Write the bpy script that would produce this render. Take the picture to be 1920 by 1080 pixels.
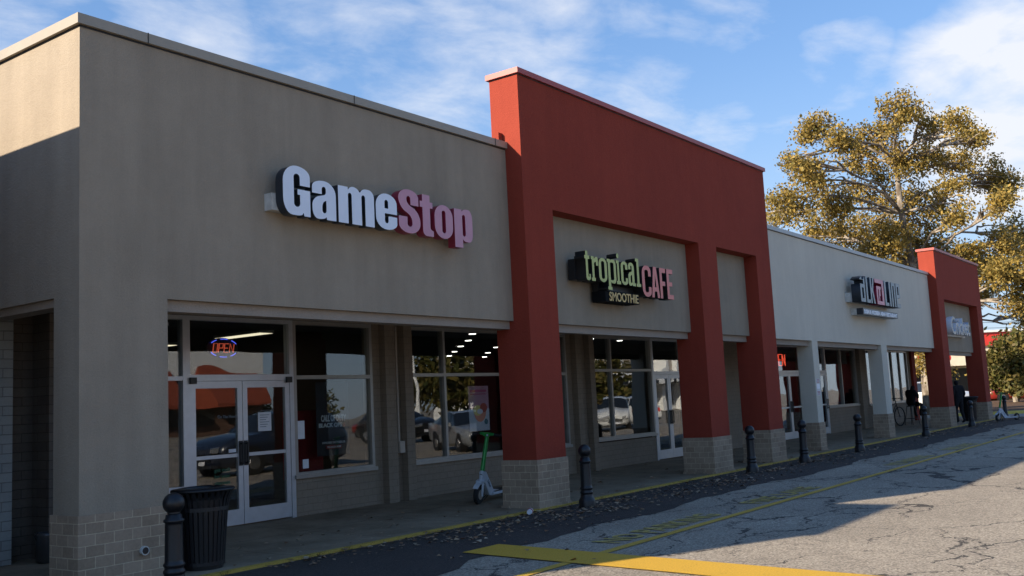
import bpy, bmesh, math, random
from mathutils import Vector, Matrix
import numpy as np
random.seed(7); rng = np.random.default_rng(7)
D = bpy.data
for o in list(D.objects): D.objects.remove(o, do_unlink=True)
SC = bpy.context.scene
COL = SC.collection
R_ = math.radians

# ------------------------------------------------------------------ camera
CH, YAW, PITCH, ROLL, F = 1.55, 0.9367, 0.1169, -0.0497, 1858.97
_cy, _sy, _cp, _sp = math.cos(YAW), math.sin(YAW), math.cos(PITCH), math.sin(PITCH)
FWD = Vector((_sy*_cp, _cy*_cp, _sp)); _r = Vector((_cy, -_sy, 0)); _u = _r.cross(FWD)
_cr, _sr = math.cos(ROLL), math.sin(ROLL)
RT = _r*_cr + _u*_sr; UP = -_r*_sr + _u*_cr
CAM = Vector((0, 0, CH))
cam = D.objects.new('camera', D.cameras.new('camera')); COL.objects.link(cam)
m = Matrix((RT, UP, -FWD)).transposed().to_4x4(); m.translation = CAM
cam.matrix_world = m
cam.data.sensor_width = 36; cam.data.lens = F/1920*36
cam.data.clip_end = 2000; cam.data.clip_start = 0.1
SC.camera = cam
def ray(px, py): return FWD + RT*((px-960)/F) - UP*((py-540)/F)
def atY(px, py, y): d = ray(px, py); return CAM + d*(y/d.y)
def atZ(px, py, z): d = ray(px, py); return CAM + d*((z-CH)/d.z)
def atD(px, py, dep): return CAM + ray(px, py)*dep

# ------------------------------------------------------------------ sky and sun
SUN_TRAVEL = Vector((1.93, -0.925, -1.0)).normalized()
to_sun = -SUN_TRAVEL
EL = math.asin(to_sun.z); AZ = math.atan2(to_sun.x, to_sun.y)   # from +Y clockwise
world = D.worlds.new('World'); SC.world = world; world.use_nodes = True
wn, wl = world.node_tree.nodes, world.node_tree.links
for n in list(wn): wn.remove(n)
def WN(t, **k):
    n = wn.new(t)
    for a, b in k.items(): setattr(n, a, b)
    return n
wo = WN('ShaderNodeOutputWorld'); bg = WN('ShaderNodeBackground'); bg.inputs[1].default_value = 0.12
sky = WN('ShaderNodeTexSky'); sky.sky_type = 'NISHITA'; sky.sun_disc = False
sky.sun_elevation = EL; sky.sun_rotation = AZ; sky.air_density = 1.0; sky.dust_density = 0.1; sky.ozone_density = 3.0
tc = WN('ShaderNodeTexCoord')
sep = WN('ShaderNodeSeparateXYZ'); wl.new(tc.outputs['Generated'], sep.inputs[0])
def wmath(op, a, b=None, clamp=False):
    n = WN('ShaderNodeMath', operation=op); n.use_clamp = clamp
    for i, v in enumerate((a, b)):
        if v is None: continue
        if isinstance(v, (int, float)): n.inputs[i].default_value = v
        else: wl.new(v, n.inputs[i])
    return n.outputs[0]
den = wmath('ADD', wmath('MAXIMUM', sep.outputs[2], 0.0), 0.12)
cx = wmath('DIVIDE', sep.outputs[0], den); cyy = wmath('DIVIDE', sep.outputs[1], den)
comb = WN('ShaderNodeCombineXYZ'); wl.new(cx, comb.inputs[0]); wl.new(cyy, comb.inputs[1])
mp = WN('ShaderNodeMapping'); mp.inputs['Rotation'].default_value = (0, 0, 0.5); mp.inputs['Scale'].default_value = (1.0, 1.25, 1)
wl.new(comb.outputs[0], mp.inputs[0])
nz = WN('ShaderNodeTexNoise'); nz.inputs['Scale'].default_value = 3.4; nz.inputs['Detail'].default_value = 11; nz.inputs['Roughness'].default_value = 0.60
nz.inputs['Distortion'].default_value = 0.25
wl.new(mp.outputs[0], nz.inputs['Vector'])
# soft regions of the sky that carry cloud: (px, py, angular radius in px, strength)
CL = [(10, 60, 170, .62), (330, 60, 150, .50), (640, 10, 200, .42), (830, 50, 230, .62), (1000, 70, 150, .52), (720, 170, 190, .30),
      (1240, 188, 110, .40), (1345, 50, 100, .36), (1590, 115, 90, .42), (1890, 205, 200, 1.0), (1740, 190, 110, .5), (1480, 335, 150, .32),
      (1350, 255, 80, .45), (1900, 290, 160, .45), (1080, 130, 180, .32), (1160, 30, 110, .3)]
acc = None
for (px, py, rad, s) in CL:
    c = ray(px, py).normalized()
    vd = WN('ShaderNodeVectorMath', operation='DOT_PRODUCT'); wl.new(tc.outputs['Generated'], vd.inputs[0]); vd.inputs[1].default_value = c
    mr = WN('ShaderNodeMapRange', interpolation_type='SMOOTHERSTEP')
    mr.inputs['From Min'].default_value = math.cos(rad*1.35/F); mr.inputs['From Max'].default_value = 1.0
    mr.inputs['To Max'].default_value = s
    wl.new(vd.outputs['Value'], mr.inputs[0])
    acc = mr.outputs[0] if acc is None else wmath('MAXIMUM', acc, mr.outputs[0])
# everywhere else a thin scatter of cloud
acc = wmath('MAXIMUM', acc, 0.06)
nb = WN('ShaderNodeTexNoise'); nb.inputs['Scale'].default_value = 1.3; nb.inputs['Detail'].default_value = 4; wl.new(mp.outputs[0], nb.inputs['Vector'])
nsum = wmath('ADD', wmath('MULTIPLY', nz.outputs['Fac'], 0.75), wmath('MULTIPLY', nb.outputs['Fac'], 0.35))
fac = wmath('SUBTRACT', wmath('ADD', nsum, wmath('MULTIPLY', acc, 0.50)), 0.70)
fac = wmath('MULTIPLY', fac, 2.9, clamp=True)
fac = wmath('MULTIPLY', wmath('POWER', fac, 1.2), 0.92)
hsv = WN('ShaderNodeMix', data_type='RGBA', blend_type='MULTIPLY'); hsv.inputs[0].default_value = 1.0
gm = WN('ShaderNodeGamma'); gm.inputs[1].default_value = 0.62; wl.new(sky.outputs[0], gm.inputs[0])
hs = WN('ShaderNodeHueSaturation'); hs.inputs['Saturation'].default_value = 1.38; hs.inputs['Value'].default_value = 1.0; wl.new(gm.outputs[0], hs.inputs['Color'])
wl.new(hs.outputs[0], hsv.inputs[6]); hsv.inputs[7].default_value = (0.92, 0.89, 1.0, 1)
hz = WN('ShaderNodeMapRange', interpolation_type='SMOOTHERSTEP'); wl.new(sep.outputs[2], hz.inputs[0]); hz.inputs['From Min'].default_value = 0.0; hz.inputs['From Max'].default_value = 0.38; hz.inputs['To Min'].default_value = 0.75; hz.inputs['To Max'].default_value = 0.0
hm = WN('ShaderNodeMix', data_type='RGBA'); wl.new(hz.outputs[0], hm.inputs[0]); wl.new(hsv.outputs[2], hm.inputs[6]); hm.inputs[7].default_value = (1.38, 1.88, 2.5, 1)
cm = WN('ShaderNodeMix', data_type='RGBA'); wl.new(fac, cm.inputs[0]); wl.new(hm.outputs[2], cm.inputs[6]); cm.inputs[7].default_value = (2.65, 2.72, 2.9, 1)
wl.new(cm.outputs[2], bg.inputs[0]); wl.new(bg.outputs[0], wo.inputs[0])
sun = D.objects.new('sun', D.lights.new('sun', 'SUN')); COL.objects.link(sun)
sun.data.energy = 3.4; sun.data.angle = R_(0.53); sun.data.color = (1.0, 0.87, 0.70)
sun.rotation_euler = SUN_TRAVEL.to_track_quat('-Z', 'Y').to_euler(); sun.location = (-30, 20, 30)
SC.view_settings.view_transform = 'Standard'; SC.view_settings.look = 'None'
SC.view_settings.exposure = 1.55; SC.view_settings.gamma = 1

# ------------------------------------------------------------------ materials
def newmat(name):
    mt = D.materials.new(name); mt.use_nodes = True
    nt = mt.node_tree; b = nt.nodes['Principled BSDF']
    return mt, nt, b
def nd(nt, t, **k):
    n = nt.nodes.new(t)
    for a, b in k.items(): setattr(n, a, b)
    return n
def mth(nt, op, a, b=None, clamp=False):
    n = nd(nt, 'ShaderNodeMath', operation=op); n.use_clamp = clamp
    for i, v in enumerate((a, b)):
        if v is None: continue
        if isinstance(v, (int, float)): n.inputs[i].default_value = v
        else: nt.links.new(v, n.inputs[i])
    return n.outputs[0]
def mixc(nt, f, a, b, mode='MIX'):
    n = nd(nt, 'ShaderNodeMix', data_type='RGBA', blend_type=mode)
    for i, v in ((0, f), (6, a), (7, b)):
        if isinstance(v, (int, float)): n.inputs[i].default_value = v
        elif isinstance(v, tuple): n.inputs[i].default_value = (*v[:3], 1)
        else: nt.links.new(v, n.inputs[i])
    return n.outputs[2]
def noise(nt, vec, scale, detail=4, rough=.55, dist=0):
    n = nd(nt, 'ShaderNodeTexNoise'); n.inputs['Scale'].default_value = scale; n.inputs['Detail'].default_value = detail
    n.inputs['Roughness'].default_value = rough; n.inputs['Distortion'].default_value = dist
    if vec is not None: nt.links.new(vec, n.inputs['Vector'])
    return n.outputs['Fac']
def rng_(nt, v, a, b, c=0, d=1):
    n = nd(nt, 'ShaderNodeMapRange'); nt.links.new(v, n.inputs[0])
    for i, x in zip((1, 2, 3, 4), (a, b, c, d)): n.inputs[i].default_value = x
    return n.outputs[0]
def coord(nt, scale=(1, 1, 1), loc=(0, 0, 0)):
    t = nd(nt, 'ShaderNodeTexCoord'); mpn = nd(nt, 'ShaderNodeMapping')
    mpn.inputs['Scale'].default_value = scale; mpn.inputs['Location'].default_value = loc
    nt.links.new(t.outputs['Object'], mpn.inputs[0]); return mpn.outputs[0]
def bump(nt, b, h, strength, dist=.01, prev=None):
    n = nd(nt, 'ShaderNodeBump'); n.inputs['Strength'].default_value = strength; n.inputs['Distance'].default_value = dist
    nt.links.new(h, n.inputs['Height'])
    if prev is not None: nt.links.new(prev, n.inputs['Normal'])
    nt.links.new(n.outputs[0], b.inputs['Normal']); return n.outputs[0]
def plain(name, c, rough=.6, metal=0, spec=.5, var=.12, vs=3.0, bmp=0, bs=60):
    mt, nt, b = newmat(name); v = coord(nt)
    n = rng_(nt, noise(nt, v, vs, 5, .6), .3, .7, 1-var, 1+var)
    vm = nd(nt, 'ShaderNodeVectorMath', operation='SCALE'); vm.inputs[0].default_value = c[:3]; nt.links.new(n, vm.inputs['Scale'])
    nt.links.new(vm.outputs[0], b.inputs['Base Color'])
    b.inputs['Roughness'].default_value = rough; b.inputs['Metallic'].default_value = metal; b.inputs['Specular IOR Level'].default_value = spec
    if bmp: bump(nt, b, noise(nt, v, bs, 3), bmp, .004)
    return mt
def stucco(name, c, dark=.75, rough=.92):
    mt, nt, b = newmat(name); v = coord(nt)
    big = noise(nt, v, .7, 5, .6); med = noise(nt, v, 6, 4, .6)
    st = noise(nt, coord(nt, (2.2, 2.2, .22)), 1.6, 5, .65)           # vertical weather streaks
    fine = noise(nt, v, 95, 3, .7)
    f = mth(nt, 'ADD', mth(nt, 'MULTIPLY', rng_(nt, big, .3, .7), .45), mth(nt, 'MULTIPLY', rng_(nt, st, .35, .7), .4))
    f = mth(nt, 'ADD', f, mth(nt, 'MULTIPLY', rng_(nt, med, .3, .7), .15), clamp=True)
    col = mixc(nt, f, tuple(x*dark for x in c), tuple(min(1, x*1.08) for x in c))
    sp = rng_(nt, fine, .3, .7, .86, 1.12)
    vm = nd(nt, 'ShaderNodeVectorMath', operation='SCALE'); nt.links.new(col, vm.inputs[0]); nt.links.new(sp, vm.inputs['Scale'])
    nt.links.new(vm.outputs[0], b.inputs['Base Color']); b.inputs['Roughness'].default_value = rough
    b.inputs['Specular IOR Level'].default_value = .2
    p = bump(nt, b, noise(nt, v, 45, 4, .7), .7, .012)
    bump(nt, b, noise(nt, v, 4, 3), .25, .03, p)
    return mt
def bricks(name, c1, c2, mortar, w=.197, h=.107, ms=.006, bs=.6, var=.25):
    mt, nt, b = newmat(name)
    t = nd(nt, 'ShaderNodeTexCoord'); s = nd(nt, 'ShaderNodeSeparateXYZ'); nt.links.new(t.outputs['Object'], s.inputs[0])
    uu = mth(nt, 'ADD', s.outputs[0], s.outputs[1]); cb = nd(nt, 'ShaderNodeCombineXYZ')
    nt.links.new(uu, cb.inputs[0]); nt.links.new(mth(nt, 'ADD', s.outputs[2], .0), cb.inputs[1])
    # a little wobble so courses are not ruled
    wob = nd(nt, 'ShaderNodeTexNoise'); wob.inputs['Scale'].default_value = 5; nt.links.new(cb.outputs[0], wob.inputs['Vector'])
    vs = nd(nt, 'ShaderNodeVectorMath', operation='SCALE'); nt.links.new(wob.outputs['Color'], vs.inputs[0]); vs.inputs['Scale'].default_value = .008
    va = nd(nt, 'ShaderNodeVectorMath', operation='ADD'); nt.links.new(cb.outputs[0], va.inputs[0]); nt.links.new(vs.outputs[0], va.inputs[1])
    br = nd(nt, 'ShaderNodeTexBrick'); nt.links.new(va.outputs[0], br.inputs['Vector'])
    br.inputs['Scale'].default_value = 1; br.inputs['Brick Width'].default_value = w; br.inputs['Row Height'].default_value = h
    br.inputs['Mortar Size'].default_value = ms; br.inputs['Mortar Smooth'].default_value = .2; br.inputs['Bias'].default_value = 0
    br.inputs['Color1'].default_value = (*c1, 1); br.inputs['Color2'].default_value = (*c2, 1); br.inputs['Mortar'].default_value = (*mortar, 1)
    v = t.outputs['Object']
    n = rng_(nt, mth(nt, 'ADD', mth(nt, 'MULTIPLY', noise(nt, v, 2.0, 5, .65), .6), mth(nt, 'MULTIPLY', noise(nt, v, 30, 4, .7), .4)), .3, .7, 1-var, 1+var)
    vm = nd(nt, 'ShaderNodeVectorMath', operation='SCALE'); nt.links.new(br.outputs['Color'], vm.inputs[0]); nt.links.new(n, vm.inputs['Scale'])
    nt.links.new(vm.outputs[0], b.inputs['Base Color']); b.inputs['Roughness'].default_value = .9; b.inputs['Specular IOR Level'].default_value = .2
    inv = mth(nt, 'SUBTRACT', 1.0, br.outputs['Fac'])
    p = bump(nt, b, inv, bs, .008); bump(nt, b, noise(nt, v, 60, 4, .7), .3, .006, p)
    return mt
def glassmat(name, tint=(.80, .83, .83), f0=.07, wav=.012):
    mt, nt, b = newmat(name); nt.nodes.remove(b)
    out = nt.nodes['Material Output']
    tr = nd(nt, 'ShaderNodeBsdfTransparent'); tr.inputs[0].default_value = (*tint, 1)
    gl = nd(nt, 'ShaderNodeBsdfGlossy'); gl.inputs['Roughness'].default_value = 0.0; gl.inputs[0].default_value = (.95, .97, 1, 1)
    lw = nd(nt, 'ShaderNodeLayerWeight'); lw.inputs[0].default_value = .5
    frv = mth(nt, 'ADD', f0, mth(nt, 'MULTIPLY', 1-f0, mth(nt, 'POWER', lw.outputs['Facing'], 4.2)), clamp=True)
    bp = nd(nt, 'ShaderNodeBump'); bp.inputs['Strength'].default_value = wav; bp.inputs['Distance'].default_value = .3
    nt.links.new(noise(nt, coord(nt), 1.1, 1), bp.inputs['Height']); nt.links.new(bp.outputs[0], gl.inputs['Normal'])
    mx = nd(nt, 'ShaderNodeMixShader'); nt.links.new(frv, mx.inputs[0]); nt.links.new(tr.outputs[0], mx.inputs[1]); nt.links.new(gl.outputs[0], mx.inputs[2])
    nt.links.new(mx.outputs[0], out.inputs[0]); return mt
def emis(name, c, s):
    mt, nt, b = newmat(name); b.inputs['Base Color'].default_value = (*c, 1)
    b.inputs['Emission Color'].default_value = (*c, 1); b.inputs['Emission Strength'].default_value = s; return mt
def worn_paint(name, c, wear, base_rough=.75):
    mt, nt, b = newmat(name); v = coord(nt); out = nt.nodes['Material Output']
    n1 = noise(nt, v, 3.5, 6, .75); n2 = noise(nt, v, 55, 4, .75)
    k = mth(nt, 'ADD', mth(nt, 'MULTIPLY', n1, .55), mth(nt, 'MULTIPLY', n2, .45))
    a = rng_(nt, k, wear-.06, wear+.05)
    n = rng_(nt, n2, .3, .7, .72, 1.12)
    vm = nd(nt, 'ShaderNodeVectorMath', operation='SCALE'); vm.inputs[0].default_value = c; nt.links.new(n, vm.inputs['Scale'])
    nt.links.new(vm.outputs[0], b.inputs['Base Color']); b.inputs['Roughness'].default_value = base_rough
    bump(nt, b, noise(nt, v, 130, 3, .8), .8, .01)
    tr = nd(nt, 'ShaderNodeBsdfTransparent'); mx = nd(nt, 'ShaderNodeMixShader')
    nt.links.new(a, mx.inputs[0]); nt.links.new(tr.outputs[0], mx.inputs[1]); nt.links.new(b.outputs[0], mx.inputs[2]); nt.links.new(mx.outputs[0], out.inputs[0])
    return mt
def asphalt(name, c_dark, c_light, cracks=True, spec=.35):
    mt, nt, b = newmat(name); v = coord(nt)
    vo = nd(nt, 'ShaderNodeTexVoronoi'); vo.inputs['Scale'].default_value = 60; nt.links.new(v, vo.inputs['Vector'])
    rc = nd(nt, 'ShaderNodeSeparateColor'); nt.links.new(vo.outputs['Color'], rc.inputs[0])
    gr = rng_(nt, rc.outputs[0], .0, 1., 0, 1)
    n2 = noise(nt, v, 38, 5, .8); big = noise(nt, v, .35, 5, .6)
    f = mth(nt, 'ADD', mth(nt, 'MULTIPLY', gr, .55), mth(nt, 'MULTIPLY', rng_(nt, n2, .3, .7), .45))
    col = mixc(nt, f, c_dark, c_light)
    sc = rng_(nt, big, .3, .7, .8, 1.15)
    stn = rng_(nt, noise(nt, v, .9, 6, .7, .4), .58, .72, 1.0, .78)      # oil stains
    vm = nd(nt, 'ShaderNodeVectorMath', operation='SCALE'); nt.links.new(col, vm.inputs[0]); nt.links.new(mth(nt, 'MULTIPLY', sc, stn), vm.inputs['Scale'])
    col = vm.outputs[0]; hgt = f
    if cracks:
        wn_ = nd(nt, 'ShaderNodeTexNoise'); wn_.inputs['Scale'].default_value = 1.3; wn_.inputs['Detail'].default_value = 6; wn_.inputs['Roughness'].default_value = .65
        nt.links.new(v, wn_.inputs['Vector'])
        s2 = nd(nt, 'ShaderNodeVectorMath', operation='SCALE'); nt.links.new(wn_.outputs['Color'], s2.inputs[0]); s2.inputs['Scale'].default_value = 1.3
        a2 = nd(nt, 'ShaderNodeVectorMath', operation='ADD'); nt.links.new(v, a2.inputs[0]); nt.links.new(s2.outputs[0], a2.inputs[1])
        mps = nd(nt, 'ShaderNodeMapping'); mps.inputs['Scale'].default_value = (.42, .85, 0); nt.links.new(a2.outputs[0], mps.inputs[0])
        ve = nd(nt, 'ShaderNodeTexVoronoi', feature='DISTANCE_TO_EDGE'); ve.inputs['Scale'].default_value = 1.0; nt.links.new(mps.outputs[0], ve.inputs['Vector'])
        wid = rng_(nt, noise(nt, v, .8, 3), .34, .62, .000, .019)
        ck = mth(nt, 'LESS_THAN', ve.outputs['Distance'], wid)
        mpf = nd(nt, 'ShaderNodeMapping'); mpf.inputs['Scale'].default_value = (1.5, 2.3, 0); nt.links.new(a2.outputs[0], mpf.inputs[0])
        vf = nd(nt, 'ShaderNodeTexVoronoi', feature='DISTANCE_TO_EDGE'); vf.inputs['Scale'].default_value = 1.0; nt.links.new(mpf.outputs[0], vf.inputs['Vector'])
        ck2 = mth(nt, 'LESS_THAN', vf.outputs['Distance'], rng_(nt, noise(nt, v, .55, 3), .54, .70, .0, .016))
        ck = mth(nt, 'MAXIMUM', ck, ck2)
        col = mixc(nt, mth(nt, 'MULTIPLY', ck, .85), col, (.022, .02, .02))
        hgt = mth(nt, 'SUBTRACT', f, mth(nt, 'MULTIPLY', ck, 1.5))
    nt.links.new(col, b.inputs['Base Color']); b.inputs['Roughness'].default_value = .85; b.inputs['Specular IOR Level'].default_value = spec
    bump(nt, b, hgt, 1.0, .012)
    return mt
M = {}
TAUPE = (.345, .286, .217)
M['taupe'] = stucco('taupe_stucco', TAUPE)
M['panel'] = stucco('taupe_panel_stucco', (.33, .28, .215))
M['red'] = stucco('red_stucco', (.275, .046, .027), .84)
M['white'] = stucco('pale_stucco', (.60, .555, .465), .9)
M['taupe_metal'] = plain('taupe_coping', (.31, .265, .205), .45, 0, .5, .06)
M['red_metal'] = plain('red_coping', (.36, .05, .035), .45, 0, .5, .06)
M['white_metal'] = plain('pale_coping', (.42, .42, .41), .45, 0, .5, .06)
M['brick'] = bricks('slump_brick', (.27, .20, .14), (.35, .265, .19), (.50, .40, .28), ms=.0045)
M['pbrick'] = bricks('painted_brick', (.235, .188, .14), (.25, .20, .152), (.185, .148, .112), ms=.004, bs=.55, var=.14)
M['dbrick'] = bricks('dark_painted_brick', (.12, .10, .085), (.14, .12, .10), (.07, .06, .05), w=.4, h=.107, ms=.004, bs=.9, var=.2)
M['lbrick'] = bricks('pale_brick', (.27, .28, .27), (.30, .31, .30), (.17, .17, .17), w=.4, ms=.005, bs=.9, var=.14)
M['soffit'] = plain('soffit', (.42, .36, .30), .9)
M['beam'] = stucco('beam_stucco', (.33, .28, .235), .9)
M['alu'] = plain('aluminium', (.52, .54, .57), .38, .6, .5, .06, 8)
M['alu2'] = plain('bronze_aluminium', (.34, .325, .30), .4, .5, .5, .06, 8)
M['glass'] = glassmat('window_glass')
M['black'] = plain('black_plastic', (.012, .012, .013), .45)
M['blackmetal'] = plain('black_painted_metal', (.006, .0065, .009), .42, 0, .5, .3, 30, .3, 90)
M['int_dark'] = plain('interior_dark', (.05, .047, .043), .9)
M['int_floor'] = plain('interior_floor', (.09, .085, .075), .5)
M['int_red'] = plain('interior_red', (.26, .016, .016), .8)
M['shelf'] = plain('shelf_stock', (.10, .09, .10), .6, 0, .5, .8, 9)
M['white_lit'] = emis('fluorescent', (1, .86, .60), .55)
M['down_lit'] = emis('downlight', (1, .95, .85), 4)
M['neon_red'] = emis('red_neon', (1, .10, .05), .6)
M['neon_blue'] = emis('blue_neon', (.10, .14, 1), .5)
M['neon_pink'] = emis('red_led', (1, .16, .08), .18)
M['white_face'] = plain('white_acrylic', (.72, .76, .84), .35, 0, .5, .03)
M['pink_face'] = plain('faded_red_acrylic', (.52, .24, .31), .35, 0, .5, .05)
M['pink_side'] = plain('crimson_return', (.26, .02, .05), .4)
M['navy'] = plain('dark_return', (.018, .024, .034), .4)
M['lime_face'] = plain('lime_acrylic', (.46, .48, .13), .4, 0, .5, .05)
M['coral_face'] = plain('coral_acrylic', (.66, .17, .14), .4, 0, .5, .05)
M['gold_face'] = plain('gold_lettering', (.62, .42, .14), .4)
M['grey_face'] = plain('grey_lettering', (.20, .23, .25), .4)
M['dim_face'] = plain('dim_lettering', (.30, .30, .28), .4)
M['rose_face'] = plain('rose_lettering', (.60, .20, .25), .4)
M['white_box'] = plain('raceway_white', (.50, .50, .47), .5, 0, .5, .15, 12)
M['paper'] = plain('paper', (.65, .66, .70), .7)
M['board_black'] = plain('board_black', (.008, .009, .010), .9, 0, .15)
M['concrete'] = None
M['yellow'] = worn_paint('yellow_kerb_paint', (.50, .33, .055), .43)
M['yellow2'] = worn_paint('yellow_line_paint', (.58, .36, .045), .37)
M['yellow3'] = worn_paint('faded_yellow_paint', (.50, .37, .10), .43)
M['bold_yellow'] = worn_paint('bold_yellow_paint', (.66, .38, .03), .375)
M['asphalt'] = asphalt('old_asphalt', (.085, .069, .052), (.60, .515, .40))
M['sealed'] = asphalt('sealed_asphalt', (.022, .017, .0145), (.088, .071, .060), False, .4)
M['leaf'] = None
M['tyre'] = plain('tyre_rubber', (.013, .013, .013), .75)
M['chrome'] = plain('chrome', (.5, .5, .5), .25, .9)
M['green_paint'] = plain('lime_green_paint', (.03, .30, .06), .3, .1)
M['sc_white'] = plain('white_scooter_paint', (.56, .60, .65), .35)
M['grey_text'] = plain('grey_print', (.16, .2, .24), .6)
M['skin'] = plain('skin', (.20, .10, .065), .55)
M['dark_cloth'] = plain('black_cloth', (.016, .016, .019), .95, 0, .2, .3, 12)
M['dark_jeans'] = plain('dark_jeans', (.012, .015, .03), .95)
M['blue_jeans'] = plain('blue_jeans', (.17, .29, .52), .95, 0, .2, .2, 14)
M['hair'] = plain('hair', (.008, .007, .006), .9)
M['shoe'] = plain('pale_shoes', (.45, .46, .48), .8)
M['bark'] = None
def concrete():
    mt, nt, b = newmat('sidewalk_concrete'); v = coord(nt)
    s = nd(nt, 'ShaderNodeSeparateXYZ'); nt.links.new(v, s.inputs[0])
    base = mixc(nt, rng_(nt, noise(nt, v, 1.1, 7, .7), .3, .7), (.16, .118, .073), (.33, .255, .172))
    spk = rng_(nt, noise(nt, v, 70, 4, .8), .25, .75, .75, 1.2)
    gum = rng_(nt, noise(nt, v, 9, 2, .5), .70, .74, 1, .55)
    fx = mth(nt, 'FRACT', mth(nt, 'DIVIDE', s.outputs[0], 1.52)); jx = mth(nt, 'LESS_THAN', fx, .008)
    fy = mth(nt, 'FRACT', mth(nt, 'DIVIDE', mth(nt, 'SUBTRACT', s.outputs[1], 8.62), 1.7)); jy = mth(nt, 'LESS_THAN', fy, .007)
    j = mth(nt, 'MAXIMUM', jx, jy)
    vm = nd(nt, 'ShaderNodeVectorMath', operation='SCALE'); nt.links.new(base, vm.inputs[0]); nt.links.new(mth(nt, 'MULTIPLY', spk, gum), vm.inputs['Scale'])
    nt.links.new(mixc(nt, mth(nt, 'MULTIPLY', j, .7), vm.outputs[0], (.03, .028, .024)), b.inputs['Base Color'])
    b.inputs['Roughness'].default_value = .88; b.inputs['Specular IOR Level'].default_value = .3
    bump(nt, b, mth(nt, 'SUBTRACT', noise(nt, v, 60, 5, .8), j), .5, .006); return mt
M['concrete'] = concrete()
def leafmat(name, cols, trans=.35, rough=.6):
    mt, nt, b = newmat(name)
    g = nd(nt, 'ShaderNodeNewGeometry'); cr = nd(nt, 'ShaderNodeValToRGB'); nt.links.new(g.outputs['Random Per Island'], cr.inputs[0])
    e = cr.color_ramp.elements; e[0].position = 0; e[0].color = (*cols[0], 1); e[1].position = 1; e[1].color = (*cols[-1], 1)
    for i, c in enumerate(cols[1:-1]):
        q = e.new((i+1)/(len(cols)-1)); q.color = (*c, 1)
    nt.links.new(cr.outputs[0], b.inputs['Base Color']); b.inputs['Roughness'].default_value = rough; b.inputs['Specular IOR Level'].default_value = .3
    if trans:
        tl = nd(nt, 'ShaderNodeBsdfTranslucent'); nt.links.new(cr.outputs[0], tl.inputs[0]); mx = nd(nt, 'ShaderNodeMixShader'); mx.inputs[0].default_value = trans
        nt.links.new(b.outputs[0], mx.inputs[1]); nt.links.new(tl.outputs[0], mx.inputs[2]); nt.links.new(mx.outputs[0], nt.nodes['Material Output'].inputs[0])
    return mt
M['leaf_gold'] = leafmat('golden_leaves', [(.12, .10, .03), (.30, .20, .045), (.40, .27, .06), (.20, .17, .05), (.46, .31, .075), (.15, .15, .05)])
M['leaf_olive'] = leafmat('olive_leaves', [(.05, .06, .014), (.12, .11, .025), (.20, .15, .04), (.07, .08, .02), (.16, .12, .05)])
M['leaf_green'] = leafmat('green_leaves', [(.03, .05, .012), (.06, .09, .02), (.10, .10, .02), (.05, .06, .015)])
M['litter'] = leafmat('fallen_leaves', [(.10, .05, .025), (.26, .155, .08), (.38, .28, .18), (.22, .10, .045), (.42, .34, .24)], 0)
def barkmat():
    mt, nt, b = newmat('mottled_bark'); v = coord(nt, (1, 1, .5))
    c = mixc(nt, rng_(nt, noise(nt, v, 3.5, 5, .6), .45, .62), (.13, .10, .07), (.36, .31, .25))
    nt.links.new(c, b.inputs['Base Color']); b.inputs['Roughness'].default_value = .9; bump(nt, b, noise(nt, v, 20, 4), .5, .03); return mt
M['bark'] = barkmat()
M['dbark'] = plain('grey_bark', (.30, .26, .21), .9, 0, .3, .3, 8)

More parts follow.
